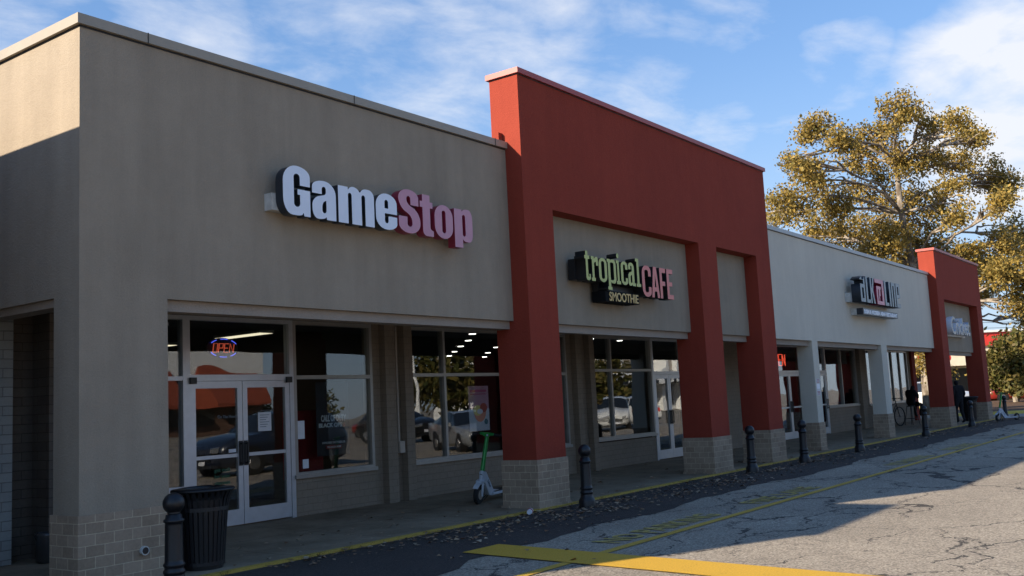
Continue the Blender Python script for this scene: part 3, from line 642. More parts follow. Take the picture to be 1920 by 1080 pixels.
GL = {
 'G': (.62, [[(.62, .61), (.62, 1, .33), (0, 1, .33), (0, 0, .33), (.42, 0, .10), (.46, .07), (.475, 0), (.62, 0), (.62, .53), (.33, .53), (.33, .42), (.385, .42), (.385, .17, .075), (.245, .17, .075), (.245, .84, .075), (.385, .84, .075), (.385, .61)]]),
 'a': (.52, [[(0, .52), (0, .80, .26), (.52, .80, .28), (.52, 0), (.31, 0), (.305, .055), (.24, 0, .10), (0, 0, .20), (0, .42, .14), (.30, .52, .05), (.30, .68, .06), (.21, .68, .06), (.21, .52)],
            [(.215, .13, .06), (.215, .34, .09), (.305, .40), (.305, .13, .06)]]),
 'm': (.88, [[(0, 0), (0, .78), (.235, .78), (.235, .72), (.30, .80, .06), (.44, .80, .12), (.53, .70, .02), (.60, .80, .08), (.88, .80, .17), (.88, 0), (.655, 0), (.655, .66, .06), (.565, .66, .06), (.565, 0), (.325, 0), (.325, .66, .06), (.235, .66, .06), (.235, 0)]]),
 'e': (.52, [[(0, 0, .26), (0, .80, .28), (.52, .80, .28), (.52, .36), (.215, .36), (.215, .14, .06), (.305, .14, .06), (.305, .30), (.52, .30), (.52, 0, .26)],
            [(.215, .47), (.215, .66, .06), (.305, .66, .06), (.305, .47)]]),
 'S': (.60, [[(.56, .65), (.56, 1, .30), (0, 1, .30), (0, .57, .22), (.37, .40, .14), (.37, .15, .07), (.235, .15, .07), (.235, .37), (0, .37), (0, 0, .30), (.60, 0, .32), (.60, .50, .22), (.225, .67, .12), (.225, .85, .07), (.335, .85, .07), (.335, .65)]]),
 't': (.42, [[(.08, .66), (0, .66), (0, .80), (.08, .80), (.08, .96), (.32, .96), (.32, .80), (.41, .80), (.41, .66), (.32, .66), (.32, .16, .05), (.42, .13), (.42, 0), (.08, 0, .12)]]),
 'o': (.54, [[(0, 0, .28), (0, .80, .28), (.54, .80, .28), (.54, 0, .28)], [(.215, .13, .06), (.325, .13, .06), (.325, .67, .06), (.215, .67, .06)]]),
 'p': (.54, [[(0, -.15), (0, .78), (.225, .78), (.225, .73), (.29, .80, .08), (.54, .80, .22), (.54, 0, .2), (.30, 0, .08), (.235, .06), (.235, -.15)], [(.235, .13, .06), (.325, .13, .06), (.325, .66, .06), (.235, .66, .06)]]),
 # narrow slab-serif lower case for the cafe sign (x-height 1)
 'lt': (.36, [[(.07, 1.0), (0, 1.0), (0, .86), (.07, .86), (.07, 0, .12), (.36, 0, .12), (.36, .26), (.27, .26), (.27, .14, .04), (.21, .14, .04), (.21, .86), (.33, .86), (.33, 1.0), (.21, 1.0), (.21, 1.18), (.07, 1.18)]]),
 'lr': (.48, [[(0, 0), (.26, 0), (.26, .13), (.20, .13), (.20, .75, .05), (.34, .80, .04), (.34, .64), (.48, .64), (.48, 1, .12), (.32, 1, .1), (.20, .90), (.20, 1), (0, 1), (0, .87), (.06, .87), (.06, .13), (0, .13)]]),
 'lo': (.5, [[(0, 0, .26), (0, 1, .26), (.5, 1, .26), (.5, 0, .26)], [(.15, .13, .09), (.35, .13, .09), (.35, .87, .09), (.15, .87, .09)]]),
 'lp': (.6, [[(0, 1), (0, .87), (.06, .87), (.06, -.15), (0, -.15), (0, -.28), (.28, -.28), (.28, -.15), (.21, -.15), (.21, .05), (.30, 0, .08), (.6, 0, .24), (.6, 1, .24), (.30, 1, .08), (.21, .94), (.21, 1)], [(.21, .13, .05), (.45, .13, .09), (.45, .87, .09), (.21, .87, .05)]]),
 'li': (.34, [[(.01, 1), (.01, .87), (.09, .87), (.09, .13), (0, .13), (0, 0), (.34, 0), (.34, .13), (.24, .13), (.24, 1)], [(.07, 1.09, .09), (.07, 1.3, .09), (.25, 1.3, .09), (.25, 1.09, .09)]]),
 'lc': (.44, [[(.44, .66), (.44, 1, .22), (0, 1, .22), (0, 0, .22), (.44, 0, .22), (.44, .30), (.30, .30), (.30, .13, .06), (.15, .13, .06), (.15, .87, .06), (.29, .87, .06), (.29, .66)]]),
 'la': (.48, [[(.02, .70), (.02, 1, .2), (.40, 1, .2), (.40, .13), (.48, .13), (.48, 0), (.27, 0), (.26, .06), (.20, 0, .06), (0, 0, .14), (0, .55, .14), (.25, .62, .03), (.25, .87, .05), (.16, .87, .05), (.16, .70)], [(.14, .13, .04), (.25, .13, .04), (.25, .48), (.14, .43, .04)]]),
 'll': (.34, [[(.0, 1.22), (.0, 1.09), (.09, 1.09), (.09, .13), (.02, .13), (.02, 0), (.34, 0), (.34, .13), (.24, .13), (.24, 1.22)]]),
 'cC': (.58, [[(.58, .66), (.58, 1, .28), (0, 1, .28), (0, 0, .28), (.58, 0, .28), (.58, .32), (.41, .32), (.41, .14, .08), (.17, .14, .08), (.17, .86, .08), (.41, .86, .08), (.41, .66)]]),
 'cA': (.56, [[(0, 0), (.17, 0), (.20, .20), (.37, .20), (.40, 0), (.56, 0), (.38, 1), (.17, 1)], [(.225, .34), (.28, .76), (.345, .34)]]),
 'cF': (.44, [[(0, 0), (.17, 0), (.17, .42), (.38, .42), (.38, .56), (.17, .56), (.17, .85), (.44, .85), (.44, 1), (0, 1)]]),
 'cE': (.46, [[(0, 0), (.46, 0), (.46, .15), (.17, .15), (.17, .43), (.39, .43), (.39, .57), (.17, .57), (.17, .85), (.46, .85), (.46, 1), (0, 1)]]),
 # tall rectilinear letters of the grill sign
 'ka': (.55, [[(.10, .98), (.10, .86), (0, .86), (0, 1.0), (.55, 1.0), (.55, 0), (.06, 0), (.06, .68), (.40, .68), (.40, .86), (.25, .86), (.25, .98)][4:] + [(.0, .84), (.40, .84)], [(.22, .14), (.22, .54), (.40, .54), (.40, .14)]]),
 'kL': (.36, [[(0, 0), (.36, 0), (.36, .13), (.15, .13), (.15, 1), (0, 1)]]),
 'kk': (.50, [[(0, 0), (.15, 0), (.15, .42), (.20, .42), (.34, 0), (.50, 0), (.32, .52), (.47, 1), (.32, 1), (.20, .60), (.15, .60), (.15, 1), (0, 1)]]),
 'kA': (.85, [[(0, 1), (0, .84), (.66, .84), (.66, .14), (.42, .14), (.42, .34), (.50, .34), (.50, .60), (.56, .60), (.56, .72), (.12, .72), (.12, 0), (.85, 0), (.85, 1)], [(.26, .14), (.26, .60), (.34, .60), (.34, .14)]]),
 'ki': (.15, [[(0, 0), (.15, 0), (.15, 1), (0, 1)]]),
 'kn': (.42, [[(0, 0), (.15, 0), (.15, .86), (.27, .86), (.27, 0), (.42, 0), (.42, 1), (0, 1)]]),
 'ke': (.42, [[(0, 0), (.42, 0), (.42, .16), (.15, .16), (.15, .40), (.42, .40), (.42, 1), (0, 1)], [(.15, .53), (.27, .53), (.27, .87), (.15, .87)]]),
}
def letter(parent, gl, x0, w, zb, h, yf, depth, face, side, name='letter'):
    wid, cs = GL[gl]
    me = outline_mesh([[(x/wid*w, y*h) for x, y in rounded(c)] for c in cs], depth)
    me.materials.clear(); me.materials.append(M[face]); me.materials.append(M[side])
    for p in me.polygons: p.material_index = 0 if p.normal.z > .5 else 1
    me.name = name; o = D.objects.new(name, me); COL.objects.link(o)
    o.rotation_euler = (R_(90), 0, 0); o.location = (x0, yf + depth/2, zb); o.parent = parent; return o

# game shop sign
S = empty('shop_sign', (7.3, YF, 3.86)); tag(S, 'large white and pink channel letter sign on the taupe wall', 'shop sign')
S.matrix_world = Matrix.Identity(4); S.location = (0, 0, 0)
H = .59
for (g_, a, c, f_, sd) in (('G', 7.500, 7.912, 'white_face', 'navy'), ('a', 7.945, 8.325, 'white_face', 'navy'), ('m', 8.365, 8.985, 'white_face', 'navy'), ('e', 9.015, 9.405, 'white_face', 'navy'),
                           ('S', 9.44, 9.86, 'pink_face', 'pink_side'), ('t', 9.86, 10.125, 'pink_face', 'pink_side'), ('o', 10.155, 10.54, 'pink_face', 'pink_side'), ('p', 10.575, 10.975, 'pink_face', 'pink_side')):
    letter(S, g_, a, c-a, 3.865, H, 8.72, .13, f_, sd)
b = MB(); b.box(7.44, 10.80, 8.852, 8.978, 3.92, 4.12); b.build('raceway', 'white_box', S)
# cafe sign
S = empty('shop_sign'); tag(S, 'lime and coral cafe lettering with black returns on the recessed taupe panel', 'shop sign')
YC = 8.60
for (g_, a, c) in (('lt', 13.745, 13.915), ('lr', 13.945, 14.165), ('lo', 14.185, 14.445), ('lp', 14.455, 14.745), ('li', 14.755, 14.895), ('lc', 14.915, 15.145), ('la', 15.165, 15.415), ('ll', 15.435, 15.60)):
    letter(S, g_, a, c-a, 3.525, .415, YC, .20, 'lime_face', 'black')
for (g_, a, c) in (('cC', 15.655, 15.985), ('cA', 15.995, 16.295), ('cF', 16.325, 16.555), ('cE', 16.60, 16.845)):
    letter(S, g_, a, c-a, 3.365, .57, YC, .20, 'coral_face', 'black')
b = MB(); b.prism([(13.75, 3.55), (14.45, 3.55), (14.47, 3.40), (15.6, 3.40), (15.68, 3.42), (16.80, 3.42), (16.80, 3.88), (15.66, 3.88), (15.62, 3.97), (15.4, 3.97), (15.4, 3.90), (13.75, 3.90)], XZ, 8.80, 8.93)
b.build('backing', 'black', S)
b = MB(); b.box(14.45, 15.60, 8.66, 8.93, 3.215, 3.3995); b.build('name_board', 'board_black', S)
text_wall('lettering', 'SMOOTHIE', 14.56, 8.652, 3.232, .155, 'gold_face', S, 1.0, bold=.003)
# grill sign
S = empty('shop_sign'); tag(S, 'tall grey letters with one rose letter over a lettered box, pale wall', 'shop sign')
for (g_, a, c, f_) in (('ka', 28.08, 28.56, 'grey_face'), ('kL', 28.66, 29.0, 'grey_face'), ('kk', 29.05, 29.47, 'grey_face'), ('kA', 29.52, 30.36, 'rose_face'), ('kL', 30.44, 30.82, 'grey_face'), ('ki', 30.92, 31.08, 'grey_face'), ('kn', 31.17, 31.57, 'grey_face'), ('ke', 31.65, 32.07, 'grey_face')):
    letter(S, g_, a, c-a, 3.94, .75, 8.55, .26, f_, 'navy' if f_ == 'grey_face' else 'pink_side')
b = MB(); b.box(28.02, 32.0, 8.811, 8.968, 3.95, 4.21); b.build('raceway', 'white_box', S)
b = MB(); b.box(28.42, 31.86, 8.62, 8.80, 3.60, 3.78); b.build('name_board', 'navy', S)
b = MB(); b.box(28.42, 31.7, 8.801, 8.968, 3.60, 3.78); b.build('raceway', 'white_box', S)
text_wall('lettering', 'SUSHI & MODERN ASIAN RESTAURANT', 28.50, 8.615, 3.63, .11, 'white_face', S, 3.28, bold=.008)
# phone shop sign
S = empty('shop_sign'); tag(S, 'white rounded lettering sign on the small portal at the far end', 'shop sign')
me = text_mesh('Cricket', .66, .10, 2.95, .012); me.materials.clear(); me.materials.append(M['dim_face']); me.materials.append(M['white_face'])
for p in me.polygons: p.material_index = 0 if p.normal.z > .9 else 1
o = D.objects.new('lettering', me); COL.objects.link(o); o.rotation_euler = (R_(90), 0, 0); o.location = (38.85, 8.74, 3.34); o.parent = S
b = MB(); b.box(38.95, 41.8, 8.86, 8.979, 3.27, 3.37); b.build('raceway', 'white_box', S)

# ------------------------------------------------------------------ window signs, posters, notices
def neon(name, label, cx_, cz, w, h, y, oval=True):
    t = empty(name); tag(t, label, 'neon sign')
    if oval:
        b = MB(); n = 28; b.prism([(cx_+w/2*1.05*math.cos(k*2*math.pi/n), cz+h/2*1.1*math.sin(k*2*math.pi/n)) for k in range(n)], XZ, y+.03, y+.05); b.build('backing', 'black', t)
        for seg in range(8):
            a = seg*2*math.pi/8 + .12 + math.pi/8
            if seg in (3, 7): continue
            b = MB(); b.tube([(cx_+w/2*.95*math.cos(a+q*.06), y, cz+h/2*.95*math.sin(a+q*.06)) for q in range(9)], .007, 6)
            b.build('border_tube', 'neon_blue', t)
    st = {'O': [[(0, 0), (0, 1), (.7, 1), (.7, 0), (0, 0)]], 'P': [[(0, 0), (0, 1), (.7, 1), (.7, .5), (0, .5)]], 'E': [[(.7, 1), (0, 1), (0, 0), (.7, 0)], [(0, .5), (.6, .5)]], 'N': [[(0, 0), (0, 1), (.7, 0), (.7, 1)]]}
    lw = w*.68/4 if oval else w/4; lh = h*.46 if oval else h; x = cx_ - lw*2; sl = .15 if oval else 0
    for ch in 'OPEN':
        b = MB()
        for pl in st[ch]:
            b.tube([(x + px_*lw*1.1 + sl*(py_-.5)*lh, y, cz + (py_-.5)*lh) for px_, py_ in pl], .008 if oval else .014, 6)
        b.build('letter', 'neon_pink' if oval else 'neon_red', t); x += lw*1.06
    return t
neon('open_sign', 'oval open sign with red letters and blue border above the glass doors', 9.25, 2.59, .54, .28, 12.14)
neon('open_sign', 'red rectangular open sign behind the transom glass by the third red column', 30.75, 2.55, 1.15, .36, 12.14, False)
def flat(name, label, cat, x0, x1, z0, z1, y, mat='paper', th=.003):
    t = empty(name); tag(t, label, cat); box1('sheet', x0, x1, y, y+th, z0, z1, mat, t); return t
p = flat('notice', 'white printed notice taped inside the right door of the corner shop', 'notice', 9.74, 9.99, 1.34, 1.62, 12.004-.004)
for k in range(6): box1('print_line', 9.775, 9.95-.03*(k % 3), 11.997, 11.9995, 1.575-.035*k, 1.585-.035*k, 'grey_text', p)
p = flat('notice', 'hours and credit notices low on the left door of the corner shop', 'notice', 9.20, 9.33, 1.06, 1.11, 12.000)
p = flat('notice', 'white list sheet inside the window edge right of the doors', 'notice', 10.50, 10.66, 1.18, 1.46, 12.015)
p = flat('notice', 'small pale sticker at the bottom corner of the poster window', 'notice', 10.60, 10.72, .72, .86, 12.006)
text_wall('door_lettering', 'On The House', 9.02, 12.004, 1.56, .045, 'grey_text', None, .34)
tag(D.objects[-1] if False else [o for o in COL.objects if o.name.startswith('door_lettering')][-1], 'small grey lettering on the left glass door of the corner shop', 'lettering')
t = empty('cash_decal'); tag(t, 'faint green lettering low on the left glass door', 'decal')
M['decal_green'] = plain('decal_green', (.05, .16, .09), .7)
for k, tx in enumerate(('get cash', 'for your', 'games')): text_wall('lettering', tx, 8.95, 12.004, .80-.09*k, .055, 'decal_green', t, .27)
# dark game poster
M['poster_dark'] = plain('poster_dark', (.018, .021, .026), .45, 0, .5, .5, 4)
M['poster_red'] = plain('poster_red', (.30, .015, .015), .5)
M['text_white'] = plain('text_white', (.9, .9, .9), .5)
p = flat('game_poster', 'tall dark poster with white game title in the window right of the doors', 'poster', 10.95, 11.66, .88, 2.06, 12.06, 'poster_dark')
text_wall('lettering', 'CALL OF DUTY', 11.05, 12.055, 1.43, .10, 'text_white', p, .54, bold=.004); text_wall('lettering', 'BLACK OPS', 11.00, 12.055, 1.335, .065, 'text_white', p, .50, bold=.003)
text_wall('lettering', '6', 11.53, 12.055, 1.335, .065, 'poster_red', p, bold=.003)
text_wall('lettering', 'AVAILABLE OCTOBER 25', 11.06, 12.055, 1.07, .035, 'text_white', p, .50); box1('banner', 11.14, 11.48, 12.0545, 12.058, .985, 1.045, 'poster_red', p)
text_wall('lettering', 'PRE-ORDER NOW', 11.16, 12.05, 1.0, .03, 'text_white', p, .30)
t = tag(box1('display_panel', 10.52, 11.35, 12.35, 12.37, .55, 1.62, 'int_red'), 'dark red display panel behind the game poster', 'display')
# cafe poster
M['p_pink'] = plain('poster_pink', (.72, .42, .54), .5); M['p_mag'] = plain('poster_magenta', (.38, .06, .16), .5); M['p_bowl'] = plain('poster_bowl', (.62, .25, .16), .5)
M['p_yel'] = plain('poster_fruit', (.7, .6, .2), .5); M['p_red'] = plain('poster_berry', (.35, .05, .03), .5); M['p_teal'] = plain('poster_badge', (.03, .15, .18), .5)
p = flat('cafe_poster', 'pink and white fruit bowl poster in the window beside the first red column', 'poster', 14.80, 15.42, 1.08, 1.94, 12.045, 'p_pink')
box1('lower_field', 14.80, 15.42, 12.042, 12.0445, 1.08, 1.5, 'paper', p)
def disc(name, cx_, cz, rx, rz, y, mat, par, a0=0, a1=2*math.pi):
    b = MB(); n = 24; b.prism([(cx_+rx*math.cos(a0+(a1-a0)*k/n), cz+rz*math.sin(a0+(a1-a0)*k/n)) for k in range(n+(a1-a0 < 6))], XZ, y-.0015, y); return b.build(name, mat, par)
disc('bowl', 15.13, 1.46, .19, .21, 12.040, 'p_bowl', p, math.pi, 2*math.pi); disc('fruit', 15.06, 1.47, .14, .10, 12.0375, 'p_yel', p); disc('berries', 15.24, 1.52, .11, .09, 12.035, 'p_red', p); disc('cream', 15.12, 1.45, .09, .05, 12.0325, 'paper', p); disc('badge', 15.31, 1.25, .055, .055, 12.040, 'p_teal', p)
for k, (w_, z_, h_) in enumerate(((.50, 1.82, .05), (.48, 1.775, .018))): box1('headline', 14.85, 14.85+w_, 12.040, 12.0425, z_, z_+h_, 'p_mag', p)
# warning plates on the first white column
for k, (z0_, z1_, mt_) in enumerate(((1.70, 1.82, 'paper'), (1.56, 1.69, 'white_face'), (1.40, 1.55, 'paper'))):
    t = flat('warning_plate', ['topmost small red and white plate on the first slim white column', 'middle white plate on the first slim white column', 'lowest red and white plate on the first slim white column'][k], 'sign', 25.14, 25.38, z0_, z1_, 8.9645, mt_, .004)
    if k != 1:
        for q in range(3): box1('print_line', 25.17, 25.35, 8.9618, 8.964, z0_+.02+.035*q, z0_+.036+.035*q, 'poster_red', t)

# the shop fronts stand on y = 11.62 (measured from the reflections of the columns), 5 cm above the kerb
def set_back(objs):
    for o in objs:
        if o.type != 'MESH' or o.get('_moved'): continue
        if abs(o.rotation_euler.x) > 1:                       # lettering standing in the plane
            if 11.5 < o.location.y < 12.5:
                o.location = (o.location.x*SB, o.location.y-.38, o.location.z*SB+.049); o.scale = (SB, SB, 1)
            continue
        n = len(o.data.vertices); a = np.empty(n*3, 'f'); o.data.vertices.foreach_get('co', a); a = a.reshape(-1, 3)
        if a[:, 1].min() < 11.5: continue
        a[:, 0] *= SB; a[:, 1] -= .38; a[:, 2] = a[:, 2]*SB+.049; o.data.vertices.foreach_set('co', a.ravel()); o.data.update()
SB = .9683
set_back([o for o in COL.objects if o.name.split('.')[0] in ('storefront_wall', 'pilaster', 'window', 'sidelight', 'pane', 'door', 'door_frame', 'door_handle', 'hinge_block', 'interior', 'conduit', 'downpipe', 'corner_pier',
    'sheet', 'print_line', 'door_lettering', 'lettering', 'banner', 'display_panel', 'lower_field', 'bowl', 'fruit', 'berries', 'cream', 'badge', 'headline', 'backing', 'border_tube', 'letter') and (o.type == 'MESH')])
# ------------------------------------------------------------------ lamps inside the shops
def cl(x, y, first=[None]):
    if first[0] is None:
        t = empty('ceiling_light'); b = MB(); b.box(-.16, .16, -.62, .62, -.05, 0); b.build('frame', 'white_box', t); b = MB(); b.box(-.14, .14, -.60, .60, -.056, -.0505); b.build('diffuser', 'white_lit', t); first[0] = t
        o = t
    else: o = ctree(first[0])
    o.location = (x, y, 3.009); tag(o, 'long fluorescent ceiling light inside the corner shop', 'ceiling light', 'ceiling lights in the corner shop'); return o
for (x, y) in ((8.6, 13.4), (11.0, 13.9), (8.6, 16.2), (11.0, 16.6), (8.6, 19)): cl(x, y)
def dl(x, y, first=[None]):
    if first[0] is None:
        t = empty('downlight'); b = MB(); b.lathe([(.085, -.012), (.085, 0)], n=16); b.build('trim', 'white_box', t); b = MB(); b.lathe([(.07, -.018), (.07, -.0125)], n=16); b.build('lens', 'down_lit', t); first[0] = t; o = t
    else: o = ctree(first[0])
    o.location = (x, y, 3.008); tag(o, 'small round downlight in the dark cafe ceiling', 'downlight', 'downlights in the cafe'); return o
for (x, y) in ((15.51, 12.45), (16.94, 13.72), (18.37, 15.12), (19.93, 16.62), (21.38, 18.03), (21.5, 16.74), (19.79, 15.14), (19.9, 12.4), (21.4, 12.5), (18.3, 13.75), (23.2, 18.2)): dl(x, y)
t = tag(box1('stock_shelf', 7.2, 12.1, 20.2, 20.6, 0.01, 2.1, 'shelf'), 'tall shelf of dark boxed stock along the back of the corner shop', 'shelf')
t = tag(box1('service_counter', 10.9, 12.2, 16.2, 16.9, 0.01, 1.05, 'shelf'), 'dark service counter inside the corner shop', 'counter')

# ------------------------------------------------------------------ bollards
def bollard():
    t = empty('bollard')
    b = MB(); b.lathe([(.125, 0), (.125, .10), (.115, .13), (.095, .16), (.092, .20)], n=24); b.build('base', 'blackmetal', t)
    b = MB(); b.lathe([(.088, .20), (.098, .215), (.098, .235), (.086, .25), (.086, .265), (.096, .28), (.096, .295), (.085, .31), (.084, .33), (.080, .64), (.078, .66), (.092, .672), (.092, .69), (.076, .70), (.070, .735), (.045, .745)], n=32, flute=(.32, .65, .06)); b.build('post', 'blackmetal', t)
    b = MB(); b.lathe([(.045, .735), (.06, .75)] + [(.098*math.sin(a), .835-.098*math.cos(a)) for a in [math.pi*(k+3)/16 for k in range(13)]] + [(.004, .933)], n=24); b.build('ball_cap', 'blackmetal', t)
    return t
bp = [(5.55, 8.05), (12.72, 8.16), (18.8, 8.14), (21.35, 8.02), (24.85, 7.92), (31.85, 8.12), (37.95, 8.10), (0, 0)]
pp = atZ(1886, 783, GZ); bp[7] = (pp.x, pp.y)
bl = ['black ball-topped bollard touching the slatted trash can at the left', 'black bollard just right of the first red column base', 'black bollard before the third red column', 'black bollard before the first slim white column', 'black bollard standing between the two slim white columns', 'black bollard left of the far red portal', 'black bollard before the trash can in the far portal', 'black bollard beside the parked scooter beyond the strip']
b0 = bollard()
for i, (x, y) in enumerate(bp):
    o = b0 if i == 0 else ctree(b0)
    place(o, (x, y, GZ), i*.7, bl[i], 'bollards along the kerb'); o['category'] = 'bollard'

# ------------------------------------------------------------------ trash cans
def trash():
    t = empty('trash_can')
    b = MB(); n = 30
    for k in range(n):
        a = 2*math.pi*k/n; ca, sa = math.cos(a), math.sin(a)
        pts = [(.215, .06), (.235, .35), (.255, .60), (.275, .72), (.315, .80)]
        tx, ty = -sa*.019, ca*.019
        for j in range(4):
            (r0, z0), (r1, z1) = pts[j], pts[j+1]
            vs = []
            for (r, z_) in ((r0, z0), (r1, z1)):
                for rr in (r, r-.006):
                    for s_ in (-1, 1): vs.append((rr*ca+tx*s_, rr*sa+ty*s_, z_))
            b.add(vs, [(0, 1, 5, 4), (2, 6, 7, 3), (0, 4, 6, 2), (1, 3, 7, 5)])
    for (r, z_) in ((.216, .06), (.262, .62)): b.lathe([(r-.012, z_-.02), (r+.003, z_-.02), (r+.003, z_+.02), (r-.012, z_+.02), (r-.012, z_-.02)], n=30, smooth=False)
    b.build('slat_cage', 'blackmetal', t)
    b = MB(); b.lathe([(.27, .795), (.325, .80), (.335, .815), (.325, .83), (.22, .845), (.205, .83), (.205, .80), (.27, .795)], n=36); b.build('rim', 'blackmetal', t)
    b = MB(); b.lathe([(.18, .03), (.20, .70), (.19, .82), (.17, .81), (.16, .06)], n=24); b.build('liner', 'black', t)
    b = MB(); b.lathe([(.20, 0), (.205, .04)], n=24); b.build('foot', 'black', t)
    return t
t0 = trash(); place(t0, (6.62, 9.08, 0), 0, 'black slatted trash can with flared rim by the first brick base', 'slatted trash cans'); t0['category'] = 'trash can'
t1 = ctree(t0); place(t1, (43.05, 9.22, 0), .3, 'black slatted trash can under the far red portal', 'slatted trash cans'); t1.scale = (1.12, 1.12, 1.15)
# ash urn
t = empty('ash_urn', (6.05, 11.15, .04)); tag(t, 'grey steel ash urn against the wall behind the corner column', 'ash urn')
b = MB(); b.lathe([(.10, 0), (.13, .02), (.14, .30), (.145, .33), (.125, .335), (.12, .25)], n=20); b.build('bucket', plain('urn_steel', (.11, .11, .115), .4, .6), t)
b = MB(); b.tube([(-.14, 0, .26), (-.16, 0, .30), (-.12, 0, .34)], .008, 6); b.build('handle', 'black', t)
# dropped cup
t = empty('paper_cup', (11.72, 8.50, GZ+.045), .5); tag(t, 'crushed white and red paper cup lying by the yellow kerb', 'cup')
b = MB(); b.tube([(-.06, 0, 0), (.06, 0, .005)], [.036, .045], 12); b.build('cup', 'paper', t)
b = MB(); b.tube([(-.02, 0, .001), (.03, 0, .004)], [.0415, .0445], 12); b.build('band', 'poster_red', t)

# ------------------------------------------------------------------ scooters
def scooter():
    t = empty('electric_scooter')
    def wheel(x, r):
        b = MB(); n = 24
        for rr, wd, mi in ((r, .032, 0), (r*.55, .036, 1)):
            b.tube([(x, -wd, r), (x, -wd*.6, r), (x, wd*.6, r), (x, wd, r)], [rr*.9, rr, rr, rr*.9], n, mi)
        return b.build('wheel', ['tyre', 'soffit'], t)
    wheel(0, .155); wheel(1.06, .14)
    b = MB()
    for s in (-1, 1): b.tube([(0, s*.058, .13), (0, s*.058, .22), (.015, s*.052, .32), (.03, s*.03, .36)], [.016, .02, .02, .018], 10)
    b.obox((.03, 0, .355), (.05, 0, .01), (0, .062, 0), (-.005, 0, .02)); b.tube([(.035, 0, .36), (.075, 0, .53)], [.034, .030], 12)
    bevel(b.build('fork', 'sc_white', t), .006)
    b = MB(); n = 10
    vs = []
    for k in range(n+1):
        a = R_(35 + 110*k/n)
        for s in (-1, 1): vs.append((.18*math.cos(a), s*.045, .155+.18*math.sin(a)))
    b.add(vs, [(2*k, 2*k+1, 2*k+3, 2*k+2) for k in range(n)]); fd = b.build('mudguard', 'sc_white', t); so = fd.modifiers.new('s', 'SOLIDIFY'); so.thickness = .006
    b = MB(); b.tube([(.072, 0, .52), (.165, 0, 1.07)], [.036, .031], 14); b.build('stem', 'green_paint', t)
    b = MB(); b.tube([(.165, -.12, 1.10), (.155, 0, 1.095), (.165, .12, 1.10)], [.022, .030, .022], 12); b.obox((.15, 0, 1.085), (.035, 0, 0), (0, .05, 0), (0, 0, .022)); bevel(b.build('handlebar', 'green_paint', t), .006)
    for s in (-1, 1):
        b = MB(); b.tube([(.165, s*.12, 1.10), (.185, s*.27, 1.095)], .017, 10); b.tube([(.15, s*.12, 1.09), (.12, s*.15, 1.08), (.13, s*.24, 1.075)], .006, 6); b.build('grip', 'black', t)
    b = MB(); b.lathe([(.012, 0), (.016, .008), (.012, .016)], (0, 0, 0), 10); l = b.build('headlamp', 'white_face', t); l.location = (.113, -.03, 1.085); l.rotation_euler = (0, R_(-90), 0)
    # neck beam down to the deck
    b = MB(); P = lambda u, v, d: (u, d, v)
    b.prism(rounded([(.055, .50, .02), (.115, .515, .03), (.47, .175, .03), (1.0, .165), (1.0, .105), (.38, .105, .03), (.30, .13), (.075, .37, .02)], 4), P, -.045, .045)
    b.box(.40, .98, -.085, .085, .118, .158); fr = b.build('frame', 'sc_white', t); bevel(fr, .008)
    b = MB(); b.box(.46, .97, -.078, .078, .1665, .171); b.build('deck_mat', 'black', t)
    b = MB(); b.tube([(.045, 0, .455), (.03, 0, .452)], .022, 12); b.build('lock', 'black', t)
    o = text_wall('lettering', 'Lime', 0, 0, 0, .05, 'grey_text', t, .15); o.location = (.20, -.047, .345); o.rotation_euler = (R_(90), R_(45), 0)
    b = MB(); b.tube([(.42, .05, .12), (.40, .13, .01)], .008, 6); b.tube([(.52, .05, .12), (.50, .13, .01)], .008, 6); b.build('kickstand', 'black', t)
    return t
s0 = scooter(); place(s0, (12.44, 10.02, .013), R_(13), 'white and green electric scooter parked against the first red column', 'electric scooters'); s0['category'] = 'scooter'; s0.rotation_euler.x = R_(7)
pp = atZ(1872, 790, GZ); s1 = ctree(s0); place(s1, (pp.x, pp.y, GZ), R_(-27), 'white electric scooter parked by the last bollard beyond the strip', 'electric scooters')

# ------------------------------------------------------------------ people
def figure(name, J, E, rad, regions, sub=2):
    names = list(J); me = D.meshes.new(name); me.from_pydata([J[k] for k in names], [(names.index(a), names.index(b_)) for a, b_ in E], [])
    o = D.objects.new(name, me); COL.objects.link(o)
    o.modifiers.new('skin', 'SKIN'); ss = o.modifiers.new('sub', 'SUBSURF'); ss.levels = sub; ss.render_levels = sub
    for i, k in enumerate(names):
        r = rad[k]; me.skin_vertices[0].data[i].radius = (r if isinstance(r, tuple) else (r, r)); me.skin_vertices[0].data[i].use_root = (k == 'pelvis')
    bpy.context.view_layer.update()
    m2 = D.meshes.new_from_object(o.evaluated_get(bpy.context.evaluated_depsgraph_get())); D.objects.remove(o)
    mats = []; 
    for p_ in m2.polygons:
        mn = regions(p_.center)
        if mn not in mats: mats.append(mn)
        p_.material_index = mats.index(mn); p_.use_smooth = True
    m2.materials.clear()
    for q in mats: m2.materials.append(M[q])
    m2.name = name; o = D.objects.new(name, m2); COL.objects.link(o); return o
